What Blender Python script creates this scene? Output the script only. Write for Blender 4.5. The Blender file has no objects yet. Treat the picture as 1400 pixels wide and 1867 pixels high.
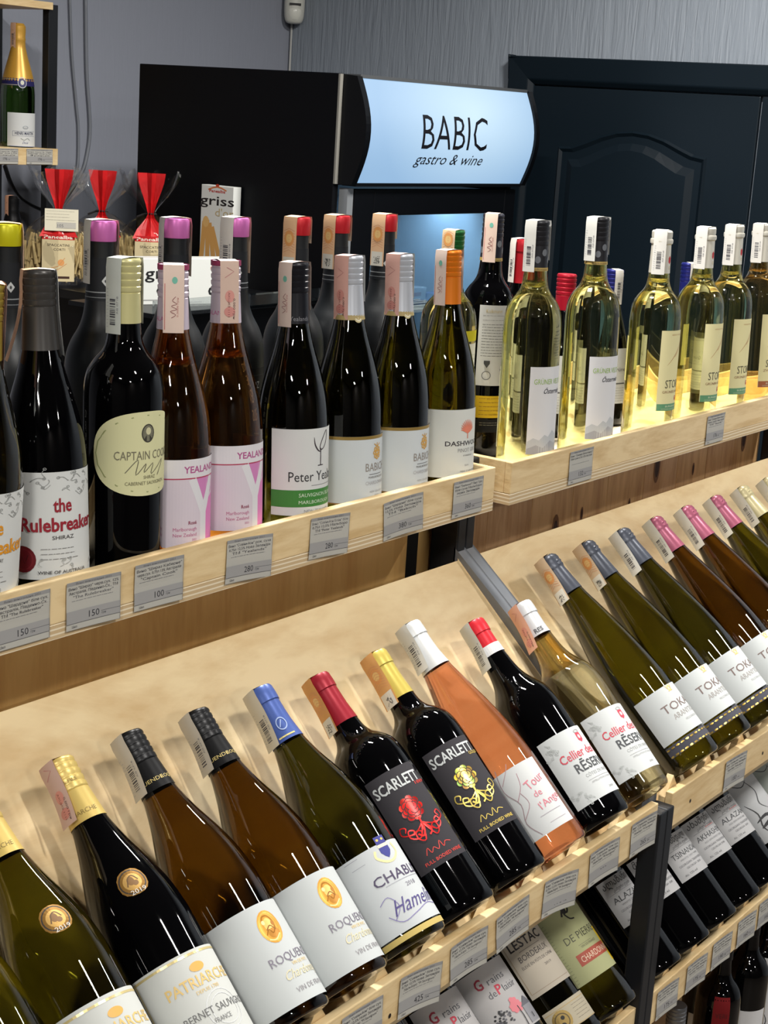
import bpy, math, random
from mathutils import Vector, Matrix
random.seed(7)
C = bpy.context.scene.collection
sc = bpy.context.scene
PI = math.pi
EYE = 1.9                       # camera height; all numbers below are metres relative to the camera, z gets EYE added

# ------------------------------------------------------------------ camera
YAW, PITCH, ROLL, FPX = 0.612706573, 0.240915922, 0.063358200, 2962.96676
fw = Vector((math.cos(YAW)*math.cos(PITCH), math.sin(YAW)*math.cos(PITCH), -math.sin(PITCH)))
r0 = Vector((math.sin(YAW), -math.cos(YAW), 0)); u0 = r0.cross(fw)
rt = r0*math.cos(ROLL)+u0*math.sin(ROLL); up = u0*math.cos(ROLL)-r0*math.sin(ROLL)
cam = bpy.data.objects.new('camera', bpy.data.cameras.new('camera'))
C.objects.link(cam); sc.camera = cam
cam.data.sensor_fit = 'HORIZONTAL'; cam.data.sensor_width = 36; cam.data.lens = FPX/1400*36
cam.data.clip_start = .02
m3 = Matrix((rt, up, -fw)).transposed()
cam.matrix_world = Matrix.Translation((0, 0, EYE)) @ m3.to_4x4()

# ------------------------------------------------------------------ world, lights, exposure
w = bpy.data.worlds.new('world'); sc.world = w; w.use_nodes = True
w.node_tree.nodes['Background'].inputs[0].default_value = (.5, .55, .62, 1)
w.node_tree.nodes['Background'].inputs[1].default_value = .02
def lamp(name, loc, power, size=.1, color=(1, .97, .92), rot=(0, 0, 0), shape='DISK', sy=None):
    l = bpy.data.lights.new(name, 'AREA'); l.shape = shape; l.size = size; l.energy = power; l.color = color
    if sy: l.size_y = sy
    o = bpy.data.objects.new(name, l); o.location = (loc[0], loc[1], loc[2]+EYE); o.rotation_euler = rot; C.objects.link(o)
    return o
CEIL = .98
for x, y, p, spr in ((-1.1, -.36, 46, 3.1), (.98, -.30, 23, 3.1), (3.05, -.30, 32, 2.3), (-.6, -2.3, 50, 3.0), (1.6, -2.3, 22, 3.0), (2.75, 1.25, 40, 3.0), (1.55, 1.3, 40, 3.0)):  # front pair added as fill for standing labels, another to brighten the door wall
    lamp('ceiling_or_fill_lamp', (x, y, CEIL-.03), p, .075, shape='RECTANGLE', sy=.36).data.spread = spr
sc.view_settings.view_transform = 'Standard'; sc.view_settings.look = 'None'
sc.view_settings.gamma = 1; sc.view_settings.use_curve_mapping = False
sc.view_settings.exposure = 0.0
sc.cycles.use_denoising = True
sc.cycles.max_bounces = 14; sc.cycles.transmission_bounces = 12; sc.cycles.transparent_max_bounces = 16
sc.cycles.caustics_reflective = False; sc.cycles.caustics_refractive = False
sc.cycles.sample_clamp_indirect = 6; sc.cycles.blur_glossy = .5

# ------------------------------------------------------------------ pixel -> point on a real plane (1400x1867 frame)
def ray(x, y): return fw+rt*((x-700)/FPX)-up*((y-933.5)/FPX)
def on(x, y, ax, v):
    d = ray(x, y); return d*(v/d[ax])

# ------------------------------------------------------------------ materials
MATS = {}
def srgb(c): return tuple((x/255/12.92 if x/255 <= .04045 else ((x/255+.055)/1.055)**2.4) for x in c)+(1,)
def pm(c, rough=.6, metal=0., coat=0., trans=0., ior=1.45, spec=.5, emit=0., key=None, alpha=1.):
    k = key or (tuple(c), rough, metal, coat, trans, ior, spec, emit, alpha)
    if k in MATS: return MATS[k]
    m = bpy.data.materials.new('paint_%d_%d_%d' % tuple(c)); m.use_nodes = True
    b = m.node_tree.nodes['Principled BSDF']; i = b.inputs
    i['Base Color'].default_value = srgb(c); m.diffuse_color = srgb(c)
    i['Roughness'].default_value = rough; i['Metallic'].default_value = metal
    i['Coat Weight'].default_value = coat; i['Transmission Weight'].default_value = trans
    i['IOR'].default_value = ior; i['Specular IOR Level'].default_value = spec
    if emit: i['Emission Color'].default_value = srgb(c); i['Emission Strength'].default_value = emit
    MATS[k] = m; return m
def nodes(m): return m.node_tree.nodes, m.node_tree.links
def wood(name, c1, c2, scale=(1, 1, 1), rings=4., rough=.5, detail=6):
    if name in MATS: return MATS[name]
    m = bpy.data.materials.new(name); m.use_nodes = True; N, L = nodes(m); b = N['Principled BSDF']
    tc = N.new('ShaderNodeTexCoord'); mp = N.new('ShaderNodeMapping'); mp.inputs['Scale'].default_value = scale
    L.new(tc.outputs['Object'], mp.inputs[0])
    n = N.new('ShaderNodeTexNoise'); n.inputs['Scale'].default_value = rings; n.inputs['Detail'].default_value = detail
    n.inputs['Roughness'].default_value = .62; n.inputs['Distortion'].default_value = 1.6
    L.new(mp.outputs[0], n.inputs[0])
    n2 = N.new('ShaderNodeTexNoise'); n2.inputs['Scale'].default_value = rings*9; n2.inputs['Detail'].default_value = 3
    L.new(mp.outputs[0], n2.inputs[0])
    mx = N.new('ShaderNodeMath'); mx.operation = 'MULTIPLY_ADD'; mx.inputs[1].default_value = .35
    L.new(n2.outputs[0], mx.inputs[0]); L.new(n.outputs[0], mx.inputs[2])
    r = N.new('ShaderNodeValToRGB'); r.color_ramp.elements[0].position = .5; r.color_ramp.elements[0].color = srgb(c2)
    r.color_ramp.elements[1].position = .78; r.color_ramp.elements[1].color = srgb(c1)
    L.new(mx.outputs[0], r.inputs[0]); L.new(r.outputs[0], b.inputs['Base Color'])
    b.inputs['Roughness'].default_value = rough; b.inputs['Coat Weight'].default_value = .12; b.inputs['Coat Roughness'].default_value = .25
    bp = N.new('ShaderNodeBump'); bp.inputs['Strength'].default_value = .12; bp.inputs['Distance'].default_value = .002
    L.new(n2.outputs[0], bp.inputs['Height']); L.new(bp.outputs[0], b.inputs['Normal'])
    MATS[name] = m; return m
BIRCH = wood('birch_plywood', (228, 206, 162), (206, 176, 128), (1.2, 3, 3), 2.2)
BIRCH_F = wood('birch_strip', (232, 206, 158), (208, 176, 124), (1.5, 5, 8), 2.5)
PINE = wood('pine_board', (206, 168, 124), (168, 128, 88), (14, 4, 1.6), 1.5, .55)
BROWN = wood('brown_board', (216, 174, 108), (198, 152, 88), (8, 4, 1.0), 1.6, .55)
def ply_edge():
    m = bpy.data.materials.new('plywood_edge'); m.use_nodes = True; N, L = nodes(m); b = N['Principled BSDF']
    tc = N.new('ShaderNodeTexCoord'); sp = N.new('ShaderNodeSeparateXYZ'); L.new(tc.outputs['Object'], sp.inputs[0])
    n = N.new('ShaderNodeTexNoise'); n.inputs['Scale'].default_value = 9; L.new(tc.outputs['Object'], n.inputs[0])
    a = N.new('ShaderNodeMath'); a.operation = 'MULTIPLY_ADD'; a.inputs[1].default_value = .004; L.new(n.outputs[0], a.inputs[0]); L.new(sp.outputs[2], a.inputs[2])
    s = N.new('ShaderNodeMath'); s.operation = 'MULTIPLY'; s.inputs[1].default_value = 1350; L.new(a.outputs[0], s.inputs[0])
    q = N.new('ShaderNodeMath'); q.operation = 'SINE'; L.new(s.outputs[0], q.inputs[0])
    r = N.new('ShaderNodeValToRGB'); r.color_ramp.elements[0].position = .35; r.color_ramp.elements[0].color = srgb((200, 174, 134))
    r.color_ramp.elements[1].position = .6; r.color_ramp.elements[1].color = srgb((232, 218, 190))
    L.new(q.outputs[0], r.inputs[0]); L.new(r.outputs[0], b.inputs['Base Color']); b.inputs['Roughness'].default_value = .6
    return m
PLY = ply_edge()
def glass(name, col, thru=.3, ior=1.38, rough=0.0):
    m = bpy.data.materials.new(name); m.use_nodes = True; N, L = nodes(m); out = N['Material Output']
    b = N['Principled BSDF']; b.inputs['Base Color'].default_value = col+(1,); b.inputs['Roughness'].default_value = rough
    b.inputs['Transmission Weight'].default_value = 1; b.inputs['IOR'].default_value = ior
    b.inputs['Coat Weight'].default_value = .6; b.inputs['Coat Roughness'].default_value = .02
    if thru:
        t = N.new('ShaderNodeBsdfTransparent'); t.inputs[0].default_value = col+(1,)
        mx = N.new('ShaderNodeMixShader'); mx.inputs[0].default_value = thru
        L.new(b.outputs[0], mx.inputs[1]); L.new(t.outputs[0], mx.inputs[2]); L.new(mx.outputs[0], out.inputs[0])
    m.diffuse_color = col+(1,); return m
G = dict(
    black=pm((3, 3, 4), .04, spec=.4, key='dark_glass'),
    matte=pm((20, 23, 26), .42, key='matte_glass'),
    olive=glass('olive_glass', (.09, .082, .005), .12, 1.4), dark_olive=glass('dark_olive_glass', (.05, .048, .005), .08, 1.4),
    amber=glass('amber_glass', (.095, .042, .003), .10, 1.4), green=glass('green_glass', (.05, .12, .02), .1, 1.4),
    pale=glass('pale_wine_glass', (.95, .94, .50), .22, 1.36), rose=glass('rose_wine_glass', (.80, .40, .10), .2, 1.38),
    pink=glass('pink_wine_glass', (.80, .38, .24), .2, 1.38), red=glass('red_wine_glass', (.62, .02, .03), .2, 1.38),
    gold=glass('gold_wine_glass', (.95, .76, .38), .25, 1.36), clear=glass('clear_glass', (.97, .98, .95), .3, 1.2),
    yolive=glass('yellow_olive_glass', (.36, .34, .02), .25, 1.4))

# ------------------------------------------------------------------ mesh builder
class MB:
    def __init__(s): s.v = []; s.f = []; s.m = []; s.mats = []
    def mi(s, mat):
        if mat not in s.mats: s.mats.append(mat)
        return s.mats.index(mat)
    def add(s, vs, fs, mat):
        o = len(s.v); s.v += [tuple(v) for v in vs]; k = s.mi(mat)
        for f in fs: s.f.append(tuple(i+o for i in f)); s.m.append(k)
        return s
    def box(s, x0, x1, y0, y1, z0, z1, mat):
        vs = [(x, y, z) for x in (x0, x1) for y in (y0, y1) for z in (z0, z1)]
        return s.add(vs, [(0, 1, 3, 2), (4, 6, 7, 5), (0, 4, 5, 1), (2, 3, 7, 6), (0, 2, 6, 4), (1, 5, 7, 3)], mat)
    def prism(s, poly, ax, a, b, mat):          # poly in the two other axes (cyclic order), extruded along ax
        def P(p, t):
            r = [0, 0, 0]; r[ax] = t; q = [i for i in range(3) if i != ax]; r[q[0]] = p[0]; r[q[1]] = p[1]; return r
        n = len(poly); vs = [P(p, a) for p in poly]+[P(p, b) for p in poly]
        fs = [tuple(range(n)), tuple(range(2*n-1, n-1, -1))]+[(i, (i+1) % n, n+(i+1) % n, n+i) for i in range(n)]
        return s.add(vs, fs, mat)
    def lathe(s, prof, mat, seg=36):
        vs = []; fs = []; rows = []
        for r, z in prof:
            if r < 1e-6: rows.append([len(vs)]); vs.append((0, 0, z))
            else:
                rows.append(list(range(len(vs), len(vs)+seg)))
                vs += [(r*math.cos(2*PI*k/seg), r*math.sin(2*PI*k/seg), z) for k in range(seg)]
        for a, b in zip(rows, rows[1:]):
            for k in range(seg):
                k2 = (k+1) % seg
                if len(a) == 1 and len(b) == 1: continue
                if len(a) == 1: fs.append((a[0], b[k2], b[k]))
                elif len(b) == 1: fs.append((a[k], a[k2], b[0]))
                else: fs.append((a[k], a[k2], b[k2], b[k]))
        return s.add(vs, fs, mat)
    def tube(s, pts, r, mat, seg=8, taper=None):
        pts = [Vector(p) for p in pts]; vs = []; fs = []; n = len(pts)
        for i, p in enumerate(pts):
            t = (pts[min(i+1, n-1)]-pts[max(i-1, 0)]).normalized()
            a = t.orthogonal() if i == 0 else (pa-t*pa.dot(t)); a.normalize(); pa = a; b = t.cross(a)
            rr = r*(taper[i] if taper else 1)
            for k in range(seg):
                g = 2*PI*k/seg; vs.append(p+a*(rr*math.cos(g))+b*(rr*math.sin(g)))
        for i in range(n-1):
            for k in range(seg):
                k2 = (k+1) % seg; fs.append((i*seg+k, i*seg+k2, (i+1)*seg+k2, (i+1)*seg+k))
        fs.append(tuple(range(seg-1, -1, -1))); fs.append(tuple(range((n-1)*seg, n*seg)))
        return s.add(vs, fs, mat)
    def grid(s, f, u0, u1, v0, v1, nu, nv, mat):
        vs = [f(u0+(u1-u0)*i/nu, v0+(v1-v0)*j/nv) for i in range(nu+1) for j in range(nv+1)]
        fs = [(i*(nv+1)+j, (i+1)*(nv+1)+j, (i+1)*(nv+1)+j+1, i*(nv+1)+j+1) for i in range(nu) for j in range(nv)]
        return s.add(vs, fs, mat)
    def build(s, name, parent=None, org=(0, 0, 0), smooth=False, bevel=0, world=False):
        me = bpy.data.meshes.new(name)
        if world: s.v = [(x, y, z+EYE) for x, y, z in s.v]
        me.from_pydata([(x-org[0], y-org[1], z-org[2]) for x, y, z in s.v], [], s.f)
        for m in s.mats: me.materials.append(m)
        me.polygons.foreach_set('material_index', s.m)
        if smooth: me.polygons.foreach_set('use_smooth', [True]*len(s.f))
        me.update()
        o = bpy.data.objects.new(name, me); C.objects.link(o)
        if parent: o.parent = parent
        if bevel:
            b = o.modifiers.new('bevel', 'BEVEL'); b.width = bevel; b.segments = 2; b.limit_method = 'ANGLE'
        return o
def smoothed(pts, n=4):
    out = []
    for i in range(len(pts)-1):
        p0 = pts[max(i-1, 0)]; p1 = pts[i]; p2 = pts[i+1]; p3 = pts[min(i+2, len(pts)-1)]
        for k in range(n):
            t = k/n
            out.append(tuple(.5*(2*p1[j]+(p2[j]-p0[j])*t+(2*p0[j]-5*p1[j]+4*p2[j]-p3[j])*t*t+(3*p1[j]-p0[j]-3*p2[j]+p3[j])*t**3) for j in range(len(p1))))
    out.append(tuple(pts[-1])); return out
def tag(o, label=None, cat=None, group=None, kind=None):
    for k, v in (('label', label), ('category', cat), ('group', group), ('kind', kind)):
        if v: o[k] = v
    return o
def thing(name, loc, label, cat, group=None):
    o = bpy.data.objects.new(name, None); C.objects.link(o); o.location = (loc[0], loc[1], loc[2]+EYE); o.empty_display_size = .02
    return tag(o, label, cat, group)
def struct(mb, name, **k): return tag(mb.build(name, world=True, **k), kind='structure')

# ------------------------------------------------------------------ print: text, rules, discs laid on a curved sheet
TX = {}
def glyphs(s, bold=0., shear=0.):
    k = (s, bold, shear)
    if k not in TX:
        c = bpy.data.curves.new('t', 'FONT'); c.body = s; c.resolution_u = 2; c.offset = bold; c.shear = shear
        o = bpy.data.objects.new('t', c); me = bpy.data.meshes.new_from_object(o)
        vs = [(v.co.x, v.co.y) for v in me.vertices]; fs = [tuple(p.vertices) for p in me.polygons]
        bpy.data.objects.remove(o); bpy.data.curves.remove(c); bpy.data.meshes.remove(me)
        x0 = min([v[0] for v in vs], default=0); x1 = max([v[0] for v in vs], default=1)
        TX[k] = ([(x-x0, y) for x, y in vs], fs, x1-x0)
    return TX[k]
def printed(mb, f, els):
    """els drawn with f(u, v, height) -> point, u v in metres"""
    for n, e in enumerate(els):
        h = .00016+.00001*n; kind = e[0]
        if kind == 't':      # t, string, u, v(baseline), cap height, width(or None), colour, opts
            _, s, u, v, H, W, col = e[:7]; o = e[7] if len(e) > 7 else {}
            vs, fs, wd = glyphs(s, o.get('bold', 0), o.get('shear', 0)); k = H/.7; kx = (W/wd) if W else k*o.get('sx', 1)
            al = o.get('al', .5); a = o.get('rot', 0); ca, sa = math.cos(a), math.sin(a)
            for _ in range(o.get('sub', 2 if H > .0085 else 1 if H > .0045 else 0)):
                vs = list(vs); f2 = []; md = {}
                def mid(i, j):
                    q = (min(i, j), max(i, j))
                    if q not in md: md[q] = len(vs); vs.append(((vs[i][0]+vs[j][0])/2, (vs[i][1]+vs[j][1])/2))
                    return md[q]
                for t in fs:
                    for k3 in range(1, len(t)-1):
                        a3, b3, c3 = t[0], t[k3], t[k3+1]; x3, y3, z3 = mid(a3, b3), mid(b3, c3), mid(c3, a3)
                        f2 += [(a3, x3, z3), (x3, b3, y3), (z3, y3, c3), (x3, y3, z3)]
                fs = f2
            pts = []
            for x, y in vs:
                X = (x-wd*al)*kx; Y = y*k; pts.append(f(u+X*ca-Y*sa, v+X*sa+Y*ca, h+.00006))
            mb.add(pts, fs, pm(col, o.get('rough', .5), o.get('metal', 0)))
        elif kind == 'r':
            _, a, b, c, d, col = e[:6]; o = e[6] if len(e) > 6 else {}
            nu = max(1, int(abs(c-a)/.003)); nv = max(1, int(abs(d-b)/.006)) if o.get('nv') else 1
            mb.grid(lambda u, v: f(u, v, h), a, c, b, d, nu, nv, pm(col, o.get('rough', .5), o.get('metal', 0)))
        elif kind == 'd':
            _, u, v, ra, rb, col = e[:6]; o = e[6] if len(e) > 6 else {}; ri = o.get('ri', 0.); n_ = 20; N_ = 3
            mat = pm(col, o.get('rough', .5), o.get('metal', 0)); vs = []; fs = []
            for j in range(N_+1):
                q = ri+(1-ri)*j/N_
                vs += [f(u+ra*q*math.cos(2*PI*i/n_), v+rb*q*math.sin(2*PI*i/n_), h) for i in range(n_)]
            for j in range(N_):
                for i in range(n_): fs.append((j*n_+i, j*n_+(i+1) % n_, (j+1)*n_+(i+1) % n_, (j+1)*n_+i))
            mb.add(vs, fs, mat)
        elif kind == 'l':    # polyline
            _, pts, wd, col = e[:4]; o = e[4] if len(e) > 4 else {}
            if o.get('smooth'): pts = smoothed(pts, 4)
            vs = []; q_ = [pts[0]]
            for a, b in zip(pts, pts[1:]):
                ns = max(1, int(math.hypot(b[0]-a[0], b[1]-a[1])/.004)); q_ += [(a[0]+(b[0]-a[0])*j/ns, a[1]+(b[1]-a[1])*j/ns) for j in range(1, ns+1)]
            pts = q_; na = 1+int(wd/.0022)
            for i, p in enumerate(pts):
                a = pts[max(i-1, 0)]; b = pts[min(i+1, len(pts)-1)]; dx, dy = b[0]-a[0], b[1]-a[1]; q = math.hypot(dx, dy) or 1
                ww = wd/2*(1 if not o.get('taper') else (.25+.75*math.sin(PI*min(1, max(0, i/(len(pts)-1))))))
                nx, ny = -dy/q*ww, dx/q*ww
                vs += [f(p[0]+nx*(1-2*j/na), p[1]+ny*(1-2*j/na), h) for j in range(na+1)]
            w1 = na+1; mb.add(vs, [(i*w1+j, i*w1+j+1, i*w1+w1+j+1, i*w1+w1+j) for i in range(len(pts)-1) for j in range(na)], pm(col, o.get('rough', .5), o.get('metal', 0)))
        elif kind == 'p':    # polygon strip: list of (u, vlow, vhigh)
            _, cols, col = e[:3]
            q_ = [cols[0]]
            for a, b in zip(cols, cols[1:]):
                ns = max(1, int(abs(b[0]-a[0])/.003)); q_ += [tuple(a[t]+(b[t]-a[t])*j/ns for t in range(3)) for j in range(1, ns+1)]
            cols = q_; vs = []
            for u, a, b in cols: vs += [f(u, a, h), f(u, b, h)]
            mb.add(vs, [(2*i, 2*i+2, 2*i+3, 2*i+1) for i in range(len(cols)-1)], pm(col))
def mm(els):      # element lists are written in millimetres
    out = []
    for e in els:
        e = list(e); k = e[0]
        if k == 't': e[2] /= 1000; e[3] /= 1000; e[4] /= 1000; e[5] = e[5]/1000 if e[5] else None
        elif k == 'r': e[1:5] = [x/1000 for x in e[1:5]]
        elif k == 'd': e[1:5] = [x/1000 for x in e[1:5]]
        elif k == 'l': e[1] = [(a/1000, b/1000) for a, b in e[1]]; e[2] /= 1000
        elif k == 'p': e[1] = [tuple(x/1000 for x in c) for c in e[1]]
        out.append(tuple(e))
    return out
def barcode(u0, v0, w_, h_, col=(50, 50, 55), seed=1, n=16):   # bars stacked along v
    r = random.Random(seed); out = []; v = v0
    while v < v0+h_:
        t = r.choice((.5, .8, 1.3)); out.append(('r', u0, v, u0+w_, v+t, col)); v += t+r.choice((.6, .9, 1.4))
    return out
def smalltext(u0, u1, v0, v1, n, col, seed=1, th=.45):          # illegible fine print: broken rules
    r = random.Random(seed); out = []
    for i in range(n):
        v = v1-(v1-v0)*i/max(1, n-1); u = u0; end = u1-(u1-u0)*r.random()*.25
        while u < end:
            l = min(end-u, r.uniform(1.5, 6)); out.append(('r', u, v, u+l, v+th, col)); u += l+r.uniform(.5, 1)
    return out

# ------------------------------------------------------------------ bottles
def profile(kind, H, R, zc=None):
    rn = .0131
    top = [(rn, H-.012), (rn, H-.004), (.010, H-.003), (0, H-.003)]
    base = [(0, .009), (R*.45, .007), (R*.72, .0015), (R*.86, 0), (R*.955, .0018), (R, .008)]
    F = dict(
        burgundy=[(1, .10), (1, .25), (1, .40), (.985, .46), (.93, .525), (.83, .585), (.70, .645), (.57, .70), (.465, .755), (.40, .80)],
        bordeaux=[(1, .10), (1, .3), (1, .50), (1, .585), (.975, .63), (.90, .668), (.74, .70), (.56, .725), (.45, .755), (.41, .79), (.385, .83)],
        flute=[(1, .10), (1, .22), (1, .34), (.985, .40), (.93, .47), (.85, .545), (.755, .615), (.66, .68), (.56, .745), (.475, .80), (.415, .85)],
        champagne=[(1, .1), (1, .25), (1, .40), (.98, .46), (.92, .53), (.81, .60), (.67, .67), (.53, .74), (.43, .80), (.37, .85)],
        provence=[(1, .1), (1, .22), (1, .34), (.97, .42), (.90, .50), (.80, .58), (.69, .65), (.57, .72), (.47, .78), (.41, .83)],
        cellier=[(1, .1), (1, .25), (1, .44), (.99, .52), (.95, .575), (.86, .62), (.70, .66), (.55, .70), (.46, .745), (.41, .80)],
        matte=[(1, .1), (1, .3), (1, .50), (.985, .555), (.93, .60), (.80, .64), (.62, .675), (.50, .71), (.44, .75), (.40, .80)])[kind]
    body = [(a*R, b*H) for a, b in F]
    body = smoothed([(R, .008)]+body+[(rn, H*.9 if H*.9 < H-.014 else H-.02), (rn, H-.012)], 3)
    return smoothed(base, 2)[:-1]+body+top[1:]
def rad(prof, z):
    p = [q for q in prof if q[0] > .003]
    for a, b in zip(p, p[1:]):
        if a[1] <= z <= b[1] and b[1] > a[1]: return a[0]+(b[0]-a[0])*(z-a[1])/(b[1]-a[1])
    return .0131
PINKS = (226, 178, 160); PAPER = (214, 214, 210)
def stamp_prints(side, W, seed):
    w_ = W*1000
    if side == 'bar':
        return barcode(-w_*.18, 8, w_*.36, 24, (70, 70, 78), seed)+[('t', 'АВ 0718', w_*.36, 26, 1.8, 16, (120, 120, 126), {'rot': PI/2})]+smalltext(-w_*.4, -w_*.26, 6, 40, 12, (170, 172, 176), seed)
    if side == 'qr':
        r = random.Random(seed); out = [('r', -w_*.42, 0, w_*.42, 17, (222, 220, 210)), ('d', 0, 38, w_*.36, 9, (224, 160, 96)), ('d', 0, 38, w_*.22, 5, (232, 196, 130))]
        out += [('l', [(-w_*.4, 22+i*3), (0, 25+i*3), (w_*.4, 22+i*3)], .5, (214, 150, 110)) for i in range(9)]
        return out+[('r', -4+i*1.1, 3+j*1.1, -3.1+i*1.1, 3.9+j*1.1, (80, 80, 80)) for i in range(8) for j in range(8) if r.random() < .5]
    if side == 'script':
        return [('l', [(-w_*.42, 3), (-w_*.42, 46)], .7, (200, 120, 120)), ('d', 1, 49, 2.6, 3.2, (120, 190, 170)),
                ('l', [(-2, 14), (2, 17), (-3, 20), (3, 22), (-2, 25), (3, 27), (-1, 30), (2, 34)], .6, (150, 96, 96), {'smooth': 1}),
                ('t', '0,0000 грн', 4.6, 24, 1.7, 18, (190, 130, 124), {'rot': PI/2})]
    if side == 'pink':
        return [('t', 'АКЦИЗ 1111', -1.8, 18, 2.0, 24, (120, 60, 60), {'rot': -PI/2}), ('t', '0,000 грн', 3.4, 14, 2.2, 20, (96, 66, 66), {'rot': -PI/2}),
                ('d', 0, 26, w_*.25, 6, (214, 150, 140)), ('d', 0, 11, w_*.3, 5, (206, 140, 132)), ('l', [(-5, 44), (4, 50), (-3, 54)], .6, (190, 130, 130))]
    return []
def add_stamp(root, H, rc, phi, La, Lb, W=.019, ca=PINKS, cb=PAPER, pa='script', pb='bar', seed=1, flare=(0, 0)):
    """excise strip running over the cap; side a hangs at angle phi (0 = towards the aisle viewer, + = to the right), side b opposite"""
    er = rc+.0009; rr = .0035
    def surf(side, s):   # centre line: s = distance down from the top edge
        L = La if side == 0 else Lb; fl = flare[side]
        return er+.0004+fl*(max(0, s-.02)/max(.001, L-.02))**1.6, H+.0006-s
    def f(side):
        a = phi if side == 0 else phi+PI
        def g(t, s, h):
            r, z = surf(side, s); y = math.sqrt(max(1e-9, (r)**2-(t*.82)**2))*.55+r*.45
            k = min(1, s/.004); y = y*(.93+.07*k)+h
            return (y*math.cos(a)-t*math.sin(a), y*math.sin(a)+t*math.cos(a), z-.0002*random.Random(int(s*4000)).random())
        return g
    for side, (L, col, pr) in enumerate(((La, ca, pa), (Lb, cb, pb))):
        if L <= 0: continue
        mb = MB(); g = f(side)
        mb.grid(lambda u, v: g(u, v, 0), -W/2, W/2, 0, L, 6, 8, pm(col, .55))
        # top half
        a = phi if side == 0 else phi+PI; n = 4
        mb.grid(lambda u, q: (q*math.cos(a)-u*math.sin(a), q*math.sin(a)+u*math.cos(a), H+.0009+.0006*math.cos(q*190)), -W/2*.96, W/2*.96, 0, er*.86, 4, n, pm(col, .55))
        so = mb.build('tax_stamp', root, smooth=True)
        els = mm(stamp_prints(pr, W, seed+side))
        if els:
            pb_ = MB(); printed(pb_, lambda u, v, h: g(u, L-v, h) if 0 <= v <= L else g(u, 0 if v > L else L, h), els)
            pb_.build('stamp_print', so)
def cap_mesh(kind, H, Lc, c1, c2=None, prof=None):
    mb = MB(); rc = .0155
    rq = .93; m1 = pm(c1, .35, .3 if kind != 'matte' else 0, key=('cap', tuple(c1), kind)) if kind != 'matte' else pm(c1, .5)
    z0 = H-Lc
    rb = max(.0152, (rad(prof, z0) if prof else 0)+.0006)
    if kind == 'screw':
        p = [(rb-.0012, z0), (rb, z0+.0004), (.0153, H-.031), (.0147, H-.0305), (.0155, H-.0295)]
        z = H-.0285
        for k in range(4): p += [(.0156, z), (.0157, z+.003), (.0147, z+.0038), (.0148, z+.0046)]; z += .0062
        p += [(.0156, z), (.0155, H-.0018), (.0143, H), (0, H)]
    elif kind == 'foil':
        p = [(rb-.001, z0), (rb, z0+.0003)]+[(max(.0151, rad(prof, z0+(Lc-.02)*t)+.0005), z0+(Lc-.02)*t) for t in (.25, .5, .75)]+[(.0150, H-.019), (.0150, H-.0175), (.0160, H-.0165), (.0162, H-.009), (.0158, H-.002), (.0148, H), (.0, H)]
    elif kind == 'bead':
        p = [(rb-.001, z0), (rb, z0+.0003), (.0152, H-.022), (.0150, H-.020), (.0172, H-.018), (.0176, H-.015), (.0172, H-.0125), (.0155, H-.011), (.0160, H-.009), (.0160, H-.002), (.0145, H), (0, H)]
    elif kind == 'crumple':
        p = [(rb-.001, z0), (rb, z0+.0003), (.0152, H-.022), (.0158, H-.020), (.0166, H-.018), (.0160, H-.0155), (.0164, H-.013), (.0155, H-.010), (.0160, H-.007), (.0150, H-.003), (.0125, H), (0, H)]
    elif kind == 'champ':
        p = [(rad(prof, z0+.01*k)+.0009, z0+.01*k) for k in range(int((Lc-.055)/.01)+1)]+[ (.0152, H-.05), (.0168, H-.038), (.0176, H-.034), (.0165, H-.03), (.0175, H-.016), (.0170, H-.006), (.012, H), (0, H)]
    else:
        p = [(.0156, z0), (.0158, z0+.0004), (.0158, H-.003), (.0148, H-.0004), (.013, H), (0, H)]
    p = [(r*.93 if (z > H-.0125 or not prof or r == 0) else max(r*.93, rad(prof, z)+.0004), z) for r, z in p]
    mb.lathe(p, m1, 32)
    if kind == 'crumple':
        r = random.Random(3)
        mb.v = [(x*(1+r.uniform(-.05, .05)), y*(1+r.uniform(-.05, .05)), z+r.uniform(-.0004, .0004)) if z > H-.02 and (x or y) else (x, y, z) for x, y, z in mb.v]
    return mb
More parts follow.
